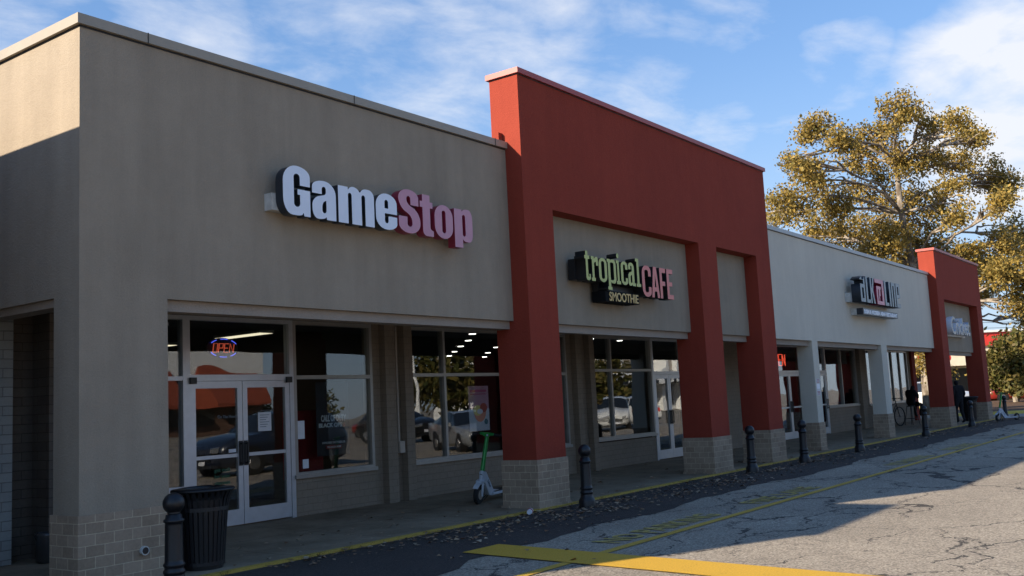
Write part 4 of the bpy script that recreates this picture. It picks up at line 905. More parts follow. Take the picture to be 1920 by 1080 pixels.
def hand(J, E, rad, w, d, side, pre):
    w = Vector(w); d = Vector(d).normalized(); s = Vector(side).normalized()
    J[pre+'palm'] = w + d*.07; E.append((pre+'wrist', pre+'palm')); rad[pre+'palm'] = (.034, .018)
    for k, (o_, l) in enumerate(((-.03, .06), (-.01, .075), (.01, .07), (.03, .055))):
        J[pre+'f%da' % k] = w + d*.11 + s*o_; J[pre+'f%db' % k] = w + d*(.11+l) + s*o_*1.1 + Vector((0, 0, -.015))
        E += [(pre+'palm', pre+'f%da' % k), (pre+'f%da' % k, pre+'f%db' % k)]; rad[pre+'f%da' % k] = .009; rad[pre+'f%db' % k] = .008
    J[pre+'th'] = w + d*.08 + s*.06; E.append((pre+'palm', pre+'th')); rad[pre+'th'] = .01
# standing man, back three-quarters to the camera, walking away; local: faces +x
J = dict(pelvis=(0, 0, .95), spine=(.01, 0, 1.15), chest=(.0, 0, 1.33), neck=(.02, 0, 1.49), head=(.05, 0, 1.60), crown=(.045, 0, 1.70),
         Lsh=(-.01, .20, 1.42), Lel=(-.06, .27, 1.15), Lwrist=(.07, .25, .93), Rsh=(-.01, -.20, 1.42), Rel=(-.05, -.27, 1.15), Rwrist=(.08, -.24, .93),
         Lhip=(.0, .10, .90), Lkn=(.06, .11, .50), Lan=(.0, .11, .10), Lto=(.16, .12, .04), Rhip=(.0, -.10, .90), Rkn=(.02, -.11, .50), Ran=(-.10, -.11, .11), Rto=(.05, -.12, .04))
E_ = [('pelvis', 'spine'), ('spine', 'chest'), ('chest', 'neck'), ('neck', 'head'), ('head', 'crown'), ('chest', 'Lsh'), ('Lsh', 'Lel'), ('Lel', 'Lwrist'), ('chest', 'Rsh'), ('Rsh', 'Rel'), ('Rel', 'Rwrist'),
      ('pelvis', 'Lhip'), ('Lhip', 'Lkn'), ('Lkn', 'Lan'), ('Lan', 'Lto'), ('pelvis', 'Rhip'), ('Rhip', 'Rkn'), ('Rkn', 'Ran'), ('Ran', 'Rto')]
rad = dict(pelvis=(.16, .13), spine=(.17, .13), chest=(.19, .14), neck=.06, head=(.085, .10), crown=(.07, .08), Lsh=.08, Lel=.055, Lwrist=.035, Rsh=.08, Rel=.055, Rwrist=.035,
           Lhip=.11, Lkn=.07, Lan=.045, Lto=.04, Rhip=.11, Rkn=.07, Ran=.045, Rto=.04)
hand(J, E_, rad, J['Lwrist'], (.1, 0, -1), (1, 0, 0), 'L'); hand(J, E_, rad, J['Rwrist'], (.1, 0, -1), (1, 0, 0), 'R')
def reg1(c):
    if c.z > 1.60 or (c.z > 1.5 and c.x < .05): return 'hair'
    if c.z > 1.50: return 'skin'
    if abs(c.y) > .19 and c.z < .92 and c.z > .7: return 'skin'
    if c.z > .86: return 'dark_cloth'
    if c.z > .09: return 'blue_jeans'
    return 'shoe'
P1 = figure('person', J, E_, rad, reg1); pp = atZ(1800, 794, 0)
P1.location = (pp.x+.05, pp.y-.02, 0); P1.rotation_euler.z = R_(55); P1.scale = (.98, .98, .96); tag(P1, 'person in black hooded jacket and blue jeans standing behind the far red column', 'person')
# seated person looking at a phone, on a tall stool; local: faces +x
J = dict(pelvis=(0, 0, .82), spine=(.03, 0, 1.0), chest=(.07, 0, 1.18), neck=(.13, 0, 1.31), head=(.20, 0, 1.39), crown=(.22, 0, 1.49),
         Lsh=(.06, .19, 1.26), Lel=(.14, .25, 1.02), Lwrist=(.34, .10, 1.08), Rsh=(.06, -.19, 1.26), Rel=(.14, -.25, 1.02), Rwrist=(.34, -.08, 1.08),
         Lhip=(.04, .10, .80), Lkn=(.44, .14, .78), Lan=(.36, .13, .38), Lto=(.50, .14, .32), Rhip=(.04, -.10, .80), Rkn=(.46, -.13, .76), Ran=(.34, -.12, .38), Rto=(.48, -.13, .32))
rad2 = dict(rad); E2 = [e for e in E_ if not (e[0].endswith('palm') or e[1].endswith('palm') or e[1][1:].startswith('f') or e[1].endswith('th'))]
hand(J, E2, rad2, J['Lwrist'], (.5, -.6, .4), (0, 0, 1), 'L'); hand(J, E2, rad2, J['Rwrist'], (.6, .5, .4), (0, 0, 1), 'R')
def reg2(c):
    if c.z > 1.36 and (c.x < .22 or c.z > 1.44): return 'hair'
    if c.z > 1.33: return 'skin'
    if c.x > .36 and 1.04 < c.z < 1.25: return 'skin'
    if c.z > .88 or (c.x < .16 and c.z > .7): return 'dark_cloth'
    if c.z > .37: return 'dark_jeans'
    return 'tyre'
P2 = figure('person', J, E2, rad2, reg2); pp = atZ(1701, 797, 0)
SX, SY = 39.6, 10.55
P2.location = (SX, SY, .025); P2.rotation_euler.z = R_(-25); tag(P2, 'person in black clothes sitting hunched over a phone on a tall stool', 'person')
t = empty('bar_stool', (SX, SY, .025), R_(-25)); tag(t, 'tall dark metal stool under the seated person', 'stool')
b = MB(); b.lathe([(.16, .70), (.17, .715), (.16, .735)], n=18); b.build('seat', 'black', t)
for (sx_, sy_) in ((1, 1), (1, -1), (-1, 1), (-1, -1)):
    b = MB(); b.tube([(sx_*.10, sy_*.10, .70), (sx_*.19, sy_*.19, 0)], .013, 8); b.build('leg', 'black', t)
b = MB(); r_ = .155; b.tube([(r_, r_, .25), (r_, -r_, .25), (-r_, -r_, .25), (-r_, r_, .25), (r_, r_, .25)], .010, 6); b.build('foot_ring', 'black', t)
a = Matrix.Rotation(R_(-25), 4, 'Z') @ Vector((.44, 0, 1.19)); ph = MB(); ph.obox((0, 0, 0), (.006, 0, .004), (0, .037, 0), (-.03, 0, .07)); o = ph.build('mobile_phone', 'black'); o.location = (SX+a.x, SY+a.y, a.z); o.rotation_euler.z = R_(-25); tag(o, 'black mobile phone held by the seated person', 'phone')
# bicycle
t = empty('bicycle', (38.4, 10.95, .03), R_(-16)); tag(t, 'black bicycle leaning beside the seated person behind the second slim column', 'bicycle')
def bw(x):
    b = MB(); n = 32; r = .345
    b.tube([(x+r*math.cos(2*math.pi*k/n), 0, .36+r*math.sin(2*math.pi*k/n)) for k in range(n+1)], .022, 8, cap=False); w = b.build('wheel', 'tyre', t)
    b = MB(); b.tube([(x, -.04, .36), (x, .04, .36)], .02, 8)
    for k in range(14):
        a_ = 2*math.pi*k/14; b.tube([(x, 0, .36), (x+.33*math.cos(a_), 0, .36+.33*math.sin(a_))], .0025, 4)
    b.build('spokes', 'chrome', w)
bw(-.54); bw(.54)
b = MB()
for (p_, q_) in (((-.54, 0, .36), (-.10, 0, .32)), ((-.10, 0, .32), (-.20, 0, .85)), ((-.54, 0, .36), (-.17, 0, .76)), ((-.10, 0, .32), (.36, 0, .80)), ((-.17, 0, .74), (.34, 0, .86)), ((.34, 0, .92), (.54, 0, .36))): b.tube([p_, q_], .017, 8)
b.build('frame', 'blackmetal', t)
b = MB(); b.tube([(.34, 0, .90), (.32, 0, 1.02)], .014, 8); b.tube([(.30, -.29, 1.04), (.33, -.05, 1.03), (.33, .05, 1.03), (.30, .29, 1.04)], .013, 8); b.build('handlebar', 'black', t)
b = MB(); b.obox((-.20, 0, .90), (.13, 0, 0), (0, .055, 0), (0, 0, .025)); b.tube([(-.195, 0, .84), (-.20, 0, .88)], .013, 8); bevel(b.build('saddle', 'black', t), .02, 3)
b = MB(); b.tube([(-.10, -.03, .32), (-.10, .03, .32)], .09, 16); b.tube([(-.10, .06, .32), (.02, .08, .20)], .010, 6); b.build('crankset', 'chrome', t)

# ------------------------------------------------------------------ trees
def leaves(centres, spread, n_each, size, seed):
    r = np.random.default_rng(seed)
    C = np.repeat(np.array(centres, float), n_each, axis=0); N = len(C)
    d = r.normal(size=(N, 3)); d *= spread*np.array([1, 1, .8]); P = C + d
    a = r.normal(size=(N, 3)); a /= np.linalg.norm(a, axis=1)[:, None]
    b_ = np.cross(a, r.normal(size=(N, 3))); b_ /= np.linalg.norm(b_, axis=1)[:, None]
    sz = size*(.6+.8*r.random(N))[:, None]
    v = np.stack([P - a*sz, P + b_*sz*.55, P + a*sz, P - b_*sz*.55], 1).reshape(-1, 3)
    f = np.arange(N*4).reshape(-1, 4); return v, f
def leaf_obj(name, v, f, mat, parent):
    me = D.meshes.new(name); me.vertices.add(len(v)); me.vertices.foreach_set('co', v.astype('f').ravel())
    me.loops.add(f.size); me.loops.foreach_set('vertex_index', f.ravel().astype('i'))
    me.polygons.add(len(f)); me.polygons.foreach_set('loop_start', np.arange(0, f.size, f.shape[1], dtype='i'))
    me.update(calc_edges=True); me.materials.append(M[mat]); o = D.objects.new(name, me); COL.objects.link(o); o.parent = parent; return o
def limb(b, p, q, r0, r1, rnd, bend=.12):
    p, q = Vector(p), Vector(q); L = (q-p).length; pts = []; k = 7
    off = Vector((rnd.uniform(-1, 1), rnd.uniform(-1, 1), rnd.uniform(-.3, 1)))*L*bend
    for i in range(k+1):
        t = i/k; pts.append(p.lerp(q, t) + off*math.sin(math.pi*t) + Vector((rnd.uniform(-1, 1), rnd.uniform(-1, 1), rnd.uniform(-1, 1)))*L*.02*(0 < i < k))
    b.tube(pts, [r0+(r1-r0)*i/k for i in range(k+1)], 7); return pts
def tree(label, base, fork, lobes, seed, leafmat, size, per, clumps, bark='bark', r0=.45, group=None, spread=.33, name='broadleaf_tree', stems=None):
    rnd = random.Random(seed); t = empty(name, base); t.location = base; tag(t, label, 'tree', group); B0 = Vector(base)
    b = MB(); fork = [Vector(x)-B0 for x in fork]
    pts = [Vector((0, 0, -.1))] + fork; b.tube(pts, [r0*1.25] + [r0*(1-.6*i/len(fork)) for i in range(len(fork))], 12)
    for s_ in (stems or []): b.tube([Vector(x)-B0 for x in s_], [r0, r0*.8, r0*.5], 8)
    b.build('trunk', bark, t)
    lb = MB(); cents = []
    for (c, rad, w) in lobes:
        c = Vector(c)-B0
        st = min(fork, key=lambda f: (f-c).length + (3 if f.z > c.z else 0)); pl = limb(lb, st, c, r0*.30, .045, rnd)
        for _ in range(5):
            u = Vector((rnd.gauss(0, 1), rnd.gauss(0, 1), rnd.gauss(0, .8))).normalized()*rad*.95
            limb(lb, pl[rnd.randint(4, 7)], c+u, .07, .015, rnd)
        for _ in range(int(clumps*w)):
            u = Vector((rnd.gauss(0, 1), rnd.gauss(0, 1), rnd.gauss(0, 1))).normalized()*rad*(rnd.random()**.45)
            cents.append(tuple(c+u))
    lb.build('limbs', bark, t)
    v, f = leaves(cents, spread, per, size, seed); leaf_obj('crown', v, f, leafmat, t); return t
DP = 51.0
rr = random.Random(3)
def L(px, py, rpx, w=1.0, dd=None): 
    d_ = DP + (rr.uniform(-4.5, 4.5) if dd is None else dd); return (atD(px, py, d_), rpx*d_/F, w)
lob = [L(1690, 215, 38, .7), L(1650, 250, 38, .7), L(1735, 235, 30, .45), L(1610, 290, 40, .7), L(1535, 245, 32, .75), L(1570, 262, 26, .5), L(1500, 305, 26, .4), L(1478, 305, 18, .25), L(1530, 340, 36, .7), L(1480, 385, 38, .85), L(1455, 400, 22, .45),
       L(1560, 400, 45, 1), L(1620, 350, 42, .8), L(1690, 300, 40, .7), L(1745, 300, 36, .6), L(1790, 235, 24, .45), L(1810, 260, 26, .45), L(1800, 310, 34, .55), L(1838, 262, 18, .25), L(1850, 330, 34, .7), L(1885, 345, 26, .6), L(1870, 385, 30, .5),
       L(1660, 400, 45, .9), L(1720, 380, 42, .8), L(1780, 370, 36, .55), L(1800, 410, 24, .3), L(1600, 440, 44, 1), L(1660, 460, 48, 1.2), L(1720, 450, 50, 1.3), L(1690, 500, 40, 1), L(1760, 480, 32, .6), L(1530, 440, 36, .7), L(1640, 500, 40, .8),
       L(1850, 500, 34, .8), L(1890, 455, 34, .8), L(1920, 440, 38, .9), L(1840, 550, 26, .5), L(1880, 510, 34, .8), L(1915, 520, 36, .9), L(1905, 570, 22, .45), L(1935, 590, 26, .5), L(1818, 475, 28, .7), L(1950, 480, 36, .8),
       L(1725, 660, 14, .25), L(1720, 690, 12, .2), L(1745, 655, 14, .25), L(1770, 700, 10, .12)]
base = atD(1742, 777, DP); base.z = GZ
tree('tall sycamore with golden leaves and mottled pale trunk beyond the strip', base, [atD(1735, 690, DP), atD(1727, 600, DP), atD(1712, 500, DP), atD(1690, 400, DP), atD(1680, 310, DP)], lob, 5, 'leaf_gold', .082, 115, 22, r0=.24, spread=.27, name='sycamore_tree')
# bushy trees right of the far portal
def bushy(label, px, dep, rows, seed, mat='leaf_olive', stems=((-6, 0), (8, 0)), base_y=None, clumps=26, size=.16):
    global DP
    hz = 758-.0497*(px-960); by = hz + CH*F/dep if base_y is None else base_y
    base = atD(px, by, dep); base.z = GZ
    lb = [(atD(a, c, dep+rr.uniform(-1.5, 1.5)), r_*dep/F, w) for (a, c, r_, w) in rows]
    st = [[base + Vector((k*.02, 0, 0)), base.lerp(atD(px+k*1.5, rows[0][1]+30, dep), .5), atD(px+k*2, rows[0][1]+20, dep)] for k, _ in stems]
    top = atD(px, rows[0][1]+25, dep)
    return tree(label, base, [base.lerp(top, .5), top], lb, seed, mat, size, 34, clumps, 'dbark', .13, stems=st, spread=.35, name='bushy_tree')
bushy('bushy olive brown tree right behind the far red portal', 1905, 64, [(1895, 690, 28, 1.2), (1870, 700, 24, 1), (1915, 670, 26, 1.2), (1880, 665, 24, 1), (1900, 645, 22, 1), (1862, 680, 16, .8), (1925, 700, 26, 1), (1875, 715, 16, .6), (1905, 718, 16, .6)], 11, clumps=24)
bushy('wide bushy brown tree at the right edge beyond the road', 1958, 62, [(1940, 660, 34, 1.3), (1960, 690, 34, 1.3), (1925, 640, 18, .8), (1975, 650, 30, 1), (1935, 715, 22, .8)], 12, clumps=24)
# far green hedge trees that close the horizon
for i, (px, dep, h, w) in enumerate([(1700, 150, 7, 10), (1780, 160, 8, 12), (1860, 170, 7, 12), (1935, 160, 8, 12), (2010, 170, 9, 12)]):
    c = atD(px, 700, dep); c.z = GZ; ls = [((c.x+rr.uniform(-w, w)*.5, c.y+rr.uniform(-w, w)*.5, h*rr.uniform(.35, .8)), h*.3, 1) for _ in range(6)]
    tree(['far green tree left of the sycamore trunk line', 'far green tree behind the white van', 'far green tree behind the far red portal', 'far green tree left of the wide bushy tree', 'far green tree beyond the right edge'][i], c, [(c.x, c.y, h*.5)], ls, 30+i, 'leaf_green', .5, 14, 14, 'dbark', .3, spread=1.0)

# ------------------------------------------------------------------ far shop across the side road (faces the camera side)
FS = empty('far_shop', atD(1840, 712, 85).to_tuple()); FS.location.z = GZ; FS.rotation_euler.z = -YAW
tag(FS, 'cream shop with bright red roof band beyond the trees at the right', 'building')
M['bright_red'] = plain('bright_red_metal', (.55, .035, .025), .5, 0, .5, .08); M['cream'] = plain('cream_wall', (.66, .58, .44), .85, 0, .3, .08, 2); M['white_trim'] = plain('white_trim', (.72, .72, .70), .6)
box1('wall', -9, 26, 2.6, 12, 0, 4.6, 'cream', FS); box1('red_band', -9.2, 26.2, -.25, 12, 4.6, 5.72, 'bright_red', FS); box1('roof_trim', -9.4, 26.4, -.45, 12.1, 5.72, 5.9, 'white_trim', FS)
box1('fascia', -9, 26, 0, .3, 3.0, 4.599, 'cream', FS); box1('soffit', -9, 26, .3, 2.6, 3.2, 3.3, 'soffit', FS)
for x in (-8.8, -3.9, 1.5, 7, 12.5, 18, 24): box1('column', x, x+.5, .02, .52, 0, 2.999, 'bright_red' if x < 0 else 'cream', FS)
for x in (-8.1, -5.2, -1.9, 2.2, 7.8, 13.4, 18.6):
    f = box1('shop_window', x, x+2.6, 2.5, 2.599, .4, 2.9, 'white_box', FS); box1('pane', x+.1, x+2.5, 2.47, 2.499, .5, 2.8, 'black', f)
b = MB(); b.box(-5.6, -2.1, -.06, -.003, 3.42, 3.5); 
text_wall('lettering', 'PHARMACY', -5.8, -.03, 3.45, .75, 'bright_red', FS, 3.6, depth=.03, bold=.02) if False else None
for k in range(7): disc('letter_blob', -5.7+k*.52, 3.75+.06*(k % 2), .17, .26, -.02, 'bright_red', FS)
# raised verge with yellow kerb, mulch and road beyond the strip
VG = empty('verge', (0, 0, 0))
def groundquad(name, mat, pts, z0, z1):
    b = MB(); n = len(pts); lo = [(p.x, p.y, z0) for p in pts]; hi = [(p.x, p.y, z1) for p in pts]
    b.add(lo+hi, [tuple(range(n, 2*n))] + [(i, (i+1) % n, n+(i+1) % n, n+i) for i in range(n)]); return b.build(name, mat)
D.objects.remove(VG)
M['mulch'] = plain('mulch', (.10, .060, .035), .95, 0, .2, .4, 9, .8, 30); M['grass'] = plain('dry_grass', (.17, .14, .055), .95, 0, .2, .35, 6, .8, 40); M['yk'] = plain('bright_yellow_kerb', (.72, .56, .14), .8, 0, .3, .2, 5)
M['pale_road'] = asphalt('pale_road', (.14, .13, .115), (.42, .40, .36), False)
pv = [atZ(1760, 783, GZ), atZ(1990, 772, GZ), atZ(2000, 749, GZ), atZ(1700, 757, GZ)]
tag(groundquad('verge_kerb', 'yk', pv, GZ-.05, GZ+.14), kind='structure')
def inset(p, k): c = sum(p, Vector())/len(p); return [c+(q-c)*k for q in p]
tag(groundquad('verge_mulch', 'mulch', inset(pv, .975), GZ+.10, GZ+.145), kind='structure')
pv2 = [atZ(1700, 757, GZ), atZ(2000, 748, GZ), atZ(2010, 741, GZ), atZ(1690, 748, GZ)]
tag(groundquad('verge_grass', 'grass', pv2, GZ-.05, GZ+.08), kind='structure')
tag(groundquad('side_road', 'pale_road', [Vector((46.9, -60, 0)), Vector((52, -60, 0)), Vector((52, 60, 0)), Vector((46.9, 60, 0))], GZ-.1, GZ+.006), kind='structure')

# ------------------------------------------------------------------ vehicles
def car(kind='suv', paint='white'):
    t = empty('parked_car')
    if kind == 'suv':
        St = [(0, .48, .72, 0, .72), (.06, .30, .80, 0, .82), (.45, .24, .98, 0, .90), (1.30, .22, 1.10, 0, .93), (1.45, .22, 1.12, 1.14, .93), (2.05, .22, 1.10, 1.60, .93), (2.35, .22, 1.10, 1.68, .93), (3.1, .22, 1.10, 1.70, .93), (3.2, .22, 1.10, 1.70, .93), (4.05, .22, 1.12, 1.64, .92), (4.18, .24, 1.13, 1.62, .91), (4.50, .30, 1.10, 1.16, .88), (4.62, .45, 1.0, 0, .84)]
    else:
        St = [(0, .42, .62, 0, .70), (.06, .26, .70, 0, .80), (.5, .22, .82, 0, .88), (1.25, .2, .92, 0, .90), (1.4, .2, .94, .96, .90), (2.15, .2, .93, 1.36, .90), (2.5, .2, .93, 1.43, .90), (2.95, .2, .93, 1.43, .90), (3.05, .2, .93, 1.43, .90), (3.5, .2, .94, 1.33, .89), (4.15, .22, .96, .99, .87), (4.6, .3, .94, 0, .84), (4.7, .45, .85, 0, .78)]
    L_ = St[-1][0]; rings = []
    for (x, zb, zl, zt, hw) in St:
        top = zt if zt else zl+.035; rw = hw*.74 if zt > zl+.1 else hw*.86
        side = [(hw*.86, zb), (hw, zb+.16), (hw*1.01, zl*.72), (hw*.97, zl), (rw, top-.035 if zt else zl+.02), (rw*.8, top), (0, top+.012)]
        rings.append([(x, -y, z_) for y, z_ in side] + [(x, y, z_) for y, z_ in reversed(side[:-1])])
    b = MB(); n = len(rings[0]); vs = [p for r_ in rings for p in r_]; 
    gf = []; bf = []
    for i in range(len(rings)-1):
        zt0, zt1 = St[i][3], St[i+1][3]
        for k in range(n-1):
            f = (i*n+k, i*n+k+1, (i+1)*n+k+1, (i+1)*n+k)
            gl = (k in (3, 8) and zt0 and zt1 and (St[i+1][0]-St[i][0]) > .2) or (k in (3, 4, 5, 6, 7, 8) and zt0 and zt1 and abs(zt1-zt0) > .3)
            (gf if gl else bf).append(f)
        bf.append((i*n, (i+1)*n, (i+1)*n+n-1, i*n+n-1))
    b.add(vs, bf, 0, True); b.add(vs, gf, 1, False); b.add(rings[0], [tuple(range(n))]); b.add(rings[-1], [tuple(reversed(range(n)))])
    b.build('body', [paint, 'carglass'], t)
    w0 = None
    for (x, s_) in ((.92, -1), (.92, 1), (L_-.95, -1), (L_-.95, 1)):
        b = MB(); y = s_*(.93 if kind == 'suv' else .90); r = .36 if kind == 'suv' else .32
        b.tube([(x, y-s_*.22, r), (x, y-s_*.02, r), (x, y+s_*.012, r)], [r, r, r*.92], 22); w = b.build('wheel', 'tyre', t)
        b = MB(); b.tube([(x, y-s_*.02, r), (x, y+s_*.018, r)], [r*.62, r*.55], 12, smooth=False); b.build('rim', 'chrome', w)
        b = MB(); b.tube([(x, y-s_*.2, r+.03), (x, y+s_*.004, r+.03)], r*1.16, 22); b.build('wheel_arch', 'black', t)
    for s_ in (-1, 1):
        b = MB(); b.box(-.02, .16, s_*.50-.17, s_*.50+.17, St[1][2]-.17, St[1][2]-.02); bevel(b.build('headlight', 'chrome', t), .02)
        b = MB(); b.box(L_-.14, L_+.012, s_*.68-.11, s_*.68+.11, St[-1][2]-.22, St[-1][2]-.0); bevel(b.build('tail_light', 'bright_red', t), .02)
        b = MB(); b.box(1.72, 1.86, s_*1.02-.09, s_*1.02+.09, St[4][2]-.03, St[4][2]+.11); bevel(b.build('mirror', paint, t), .02)
    b = MB(); b.box(-.035, .0, -.36, .36, .45, St[1][2]-.18); b.build('grille', 'black', t)
    b = MB(); b.box(-.045, -.036, -.16, .16, .36, .46); b.build('number_plate', 'paper', t)
    b = MB(); b.box(L_+.002, L_+.012, -.17, .17, .62, .74); b.build('number_plate', 'paper', t)
    box1('bumper', -.03, .10, -.70, .70, .26, .34, 'black', t); box1('bumper', L_-.10, L_+.03, -.72, .72, .34, .44, 'black', t)
    if kind == 'suv':
        for s_ in (-1, 1):
            b = MB(); b.tube([(2.4, s_*.62, 1.70), (2.5, s_*.62, 1.735), (3.9, s_*.62, 1.70), (4.0, s_*.62, 1.66)], .016, 6); b.build('roof_rail', 'chrome', t)
    return t
M['carglass'] = plain('car_glass', (.012, .014, .016), .06, 0, .8, .0)
def cpaint(n, c): 
    mt = plain(n, c, .28, 0, .5, .02); mt.node_tree.nodes['Principled BSDF'].inputs['Coat Weight'].default_value = .7; M[n] = mt; return n
cpaint('paint_white', (.62, .62, .60)); cpaint('paint_navy', (.012, .018, .035)); cpaint('paint_silver', (.22, .23, .24)); cpaint('paint_black', (.012, .012, .013)); cpaint('paint_red', (.22, .02, .015)); cpaint('paint_maroon', (.07, .012, .012))
cars = [('suv', 'paint_navy', (16.9, .15, 0), 0, 'dark navy parked car along the near lane, mirrored in the glass doors'),
        ('sedan', 'paint_silver', (27.2, 2.1, 0), -58, 'silver sedan nose toward the shops, mirrored left of the first red column'),
        ('suv', 'paint_silver', (31.3, 1.2, 0), -62, 'grey sport utility car parked beside the silver sedan'),
        ('suv', 'paint_white', (44.0, -3.0, 0), -30, 'white sport utility car mirrored in the cafe window, left one'),
        ('suv', 'paint_white', (52.5, -8.6, 0), 118, 'white sport utility car seen from behind in the cafe window reflection'),
        ('suv', 'paint_white', (58.5, -3.5, 0), -40, 'white car mirrored in the cafe glass door'),
        ('sedan', 'paint_black', (23, -14, 0), -80, 'black sedan parked farther out in the lot'),
        ('suv', 'paint_black', (37.0, -9.5, 0), -80, 'black sport utility car in the outer parking row'),
        ('sedan', 'paint_red', (43, -16, 0), -80, 'red sedan in the outer parking row')]
for (k, p_, loc, rz, lb) in cars:
    c = car(k, p_); c.location = (loc[0], loc[1], GZ); c.rotation_euler.z = R_(rz); tag(c, lb, 'car', 'cars parked in the lot')
def farcar(k, p_, px, dep, rz, lb):
    c = car(k, p_); q = atD(px, 712, dep); c.location = (q.x, q.y, GZ); c.rotation_euler.z = R_(rz); tag(c, lb, 'car', 'cars parked by the far shop')
farcar('suv', 'paint_white', 1812, 58, -YAW*57.3-90+25+180, 'white sport utility car seen between the two far red columns')
farcar('suv', 'paint_maroon', 1716, 70, -YAW*57.3+90+180, 'dark maroon sport utility car seen from behind beside the sycamore trunk')
farcar('suv', 'paint_red', 1842, 72, -YAW*57.3, 'red car half hidden behind the far red portal')
farcar('suv', 'paint_white', 1888, 78, -YAW*57.3, 'white car behind the bushy tree at the right')
farcar('sedan', 'paint_black', 1920, 74, -YAW*57.3, 'black sedan behind the bushy tree at the right edge')

# ------------------------------------------------------------------ across the lot (seen mirrored in the shop glass)
OS = empty('opposite_shop', (36, -50, GZ), 0); tag(OS, 'white shop with dark brick arches and rust red awnings across the lot', 'building')
M['rust'] = plain('rust_awning', (.24, .05, .025), .8, 0, .3, .15, 3); M['darkbrick'] = bricks('dark_red_brick', (.10, .05, .035), (.13, .065, .045), (.2, .18, .15), .25, .09)
box1('wall', -16, 24, -12, 0, 5.0, 8.1, 'white_trim', OS); box1('brick_wall', -16, 24, -12, -.02, 0, 4.999, 'darkbrick', OS); box1('cornice', -16.3, 24.3, -12.3, .35, 8.1, 8.5, 'white_box', OS)
for x in (-13, -3, 8, 17):
    b = MB(); b.prism([(0, 5.9), (2.2, 3.1), (2.2, 2.8), (0, 2.8)], YZ, x, x+6.4); b.build('awning', 'rust', OS)
for k in range(12):
    x = -15+k*3.2; pts = [(x, 1.0), (x+1.3, 1.0), (x+1.3, 2.2)] + [(x+.65+.65*math.cos(a), 2.2+.5*math.sin(a)) for a in [math.pi*q/8 for q in range(1, 8)]] + [(x, 2.2)]
    b = MB(); b.prism(pts, XZ, -.015, .06); b.build('arched_window', 'black', OS)
FR = empty('striped_awning_shop', (104, -38, GZ)); tag(FR, 'pale columned shop with dark striped awning far down the lot', 'building')
box1('wall', -22, 22, -10, 0, 0, 7.5, 'white_trim', FR); box1('upper_wall', -22, 22, .0, .1, 4.8, 7.5, 'soffit', FR)
for k in range(9): box1('column', -21+5*k, -20.2+5*k, .2, 1.2, 0, 7.2, 'white_trim', FR)
for k in range(8): box1('shop_window', -20+5*k, -16.6+5*k, .02, .15, .6, 3.2, 'black', FR)
for k in range(44):
    b = MB(); x = -22+k; b.prism([(0, 5.0), (2.6, 3.7), (2.6, 3.3), (0, 3.3)], YZ, x, x+.98); b.build('awning_stripe', 'black' if k % 2 else 'white_trim', FR)
for i, (x, y, h, w) in enumerate([(59, -27, 6.2, 3.6), (70, -28, 8, 4.5), (78, -34, 7, 4), (88, -30, 6, 3.5), (68, -62, 3.5, 3), (80, -66, 4, 3)]):
    ls = [((x+rr.uniform(-w, w)*.7, y+rr.uniform(-w, w)*.7, h*rr.uniform(.4, .85)), w*.5, 1) for _ in range(9)]
    tree(['big olive tree across the lot, mirrored left of the first red column', 'second olive tree in the row across the lot', 'third olive tree in the row across the lot', 'small olive tree before the striped awning shop', 'low tree behind the lot near the white shop', 'low tree behind the lot between the shops'][i], (x, y, GZ), [(x, y, h*.45)], ls, 50+i, 'leaf_olive', .3, 16, 20, 'dbark', .3, spread=.6)
t = empty('lamp_post', (50, -22, GZ)); tag(t, 'tall white lamp post standing in the parking lot', 'lamp post')
b = MB(); b.tube([(0, 0, 0), (0, 0, 9)], [.16, .09], 10); b.build('pole', 'white_trim', t); b = MB(); b.lathe([(.35, 0), (.35, .7)], n=16); b.build('base', 'concrete', t); b = MB(); b.box(-.9, .9, -.15, .15, 8.95, 9.1); b.build('lamp_head', 'white_box', t)
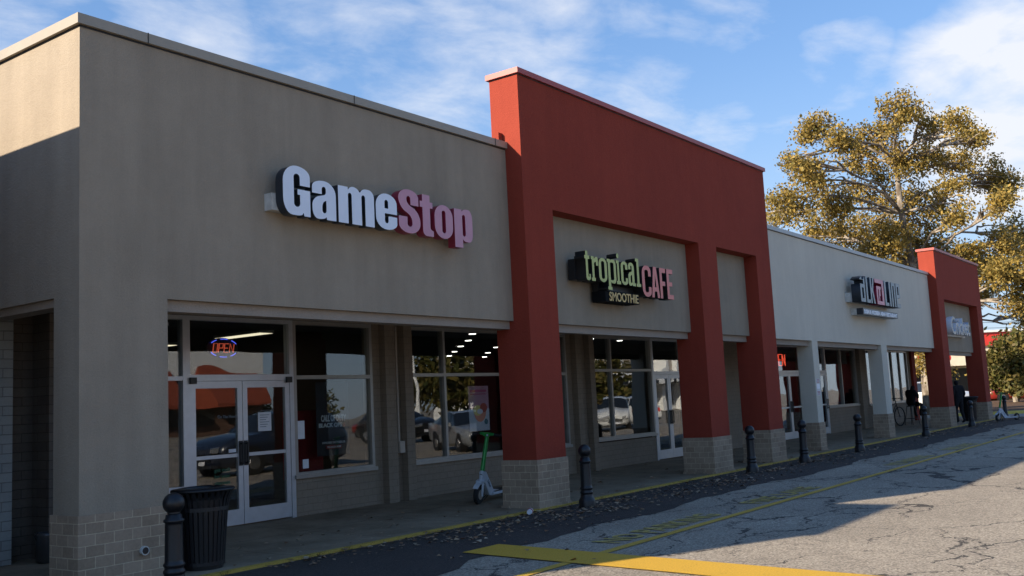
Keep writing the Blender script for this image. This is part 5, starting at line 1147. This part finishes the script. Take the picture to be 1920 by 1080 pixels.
# overhead wires far right
for i, (y0, y1) in enumerate(((588, 582), (598, 593), (607, 603))):
    p0, p1 = atD(1700, y0+14, 95), atD(2150, y1-12, 95); b = MB(); b.tube([p0.lerp(p1, k/12) - Vector((0, 0, .8*math.sin(math.pi*k/12))) for k in range(13)], .022, 5)
    tag(b.build('overhead_wire', 'black'), ['top overhead wire crossing the sky above the red roofed shop', 'middle overhead wire above the red roofed shop', 'lowest overhead wire above the red roofed shop'][i], 'wire')

# ------------------------------------------------------------------ fallen leaves
r = np.random.default_rng(21); P = []
def scatter(n, x0, x1, yc, ys, z, xp=1.0):
    for _ in range(n):
        x = x0 + (x1-x0)*r.random()**xp; y = yc + r.normal()*ys
        P.append((x, y, z))
scatter(620, 9.0, 17.5, 7.85, .42, GZ+.012); scatter(420, 16, 24, 7.9, .4, GZ+.012); scatter(260, 7, 13, 8.35, .22, GZ+.012); scatter(300, 24, 46, 8.0, .35, GZ+.012); scatter(120, 8, 40, 6.7, .8, GZ+.014)
scatter(260, 6.5, 24, 9.6, .75, .006); scatter(160, 24, 44, 9.6, .7, .006); scatter(40, 7, 40, 11.4, .12, .006); scatter(60, 37, 42, 8.25, .2, GZ+.012)
for (cx_, cy_, n) in ((13.6, 8.15, 40), (19.4, 7.95, 60), (21.8, 8.0, 50), (14.8, 7.6, 40), (11.5, 7.8, 40), (12.5, 7.6, 40), (33.5, 8.3, 50)): 
    for _ in range(n): P.append((cx_+r.normal()*.22, cy_+r.normal()*.10, GZ+.012))
V = []; Fc = []
for (x, y, z_) in P:
    if z_ < 0 and y > 8.56: y = 8.56-abs(r.normal()*.05)
    if z_ > 0: y = min(max(y, 8.8), 11.5); z_ += max(0, y-9.44)*.0232
    s_ = (.018+.028*r.random()**1.5)*(1+max(0, x-15)*.012); a = r.random()*6.283; w = s_*(.5+.35*r.random()); ca, sa = math.cos(a), math.sin(a); k = len(V); h0, h1, h2 = r.random(3)*s_*.8
    for (u, v_, hh) in ((-s_, 0, h0), (-.2*s_, w, h1), (s_, .1*w, h0), (.1*s_, -w, h2)): V.append((x+u*ca-v_*sa, y+u*sa+v_*ca, z_+hh*.9))
    Fc.append((k, k+1, k+2, k+3))
tag(leaf_obj('fallen_leaves', np.array(V), np.array(Fc), 'litter', None), 'dry brown leaves scattered over the dark asphalt strip and sidewalk', 'leaves', kind='stuff')
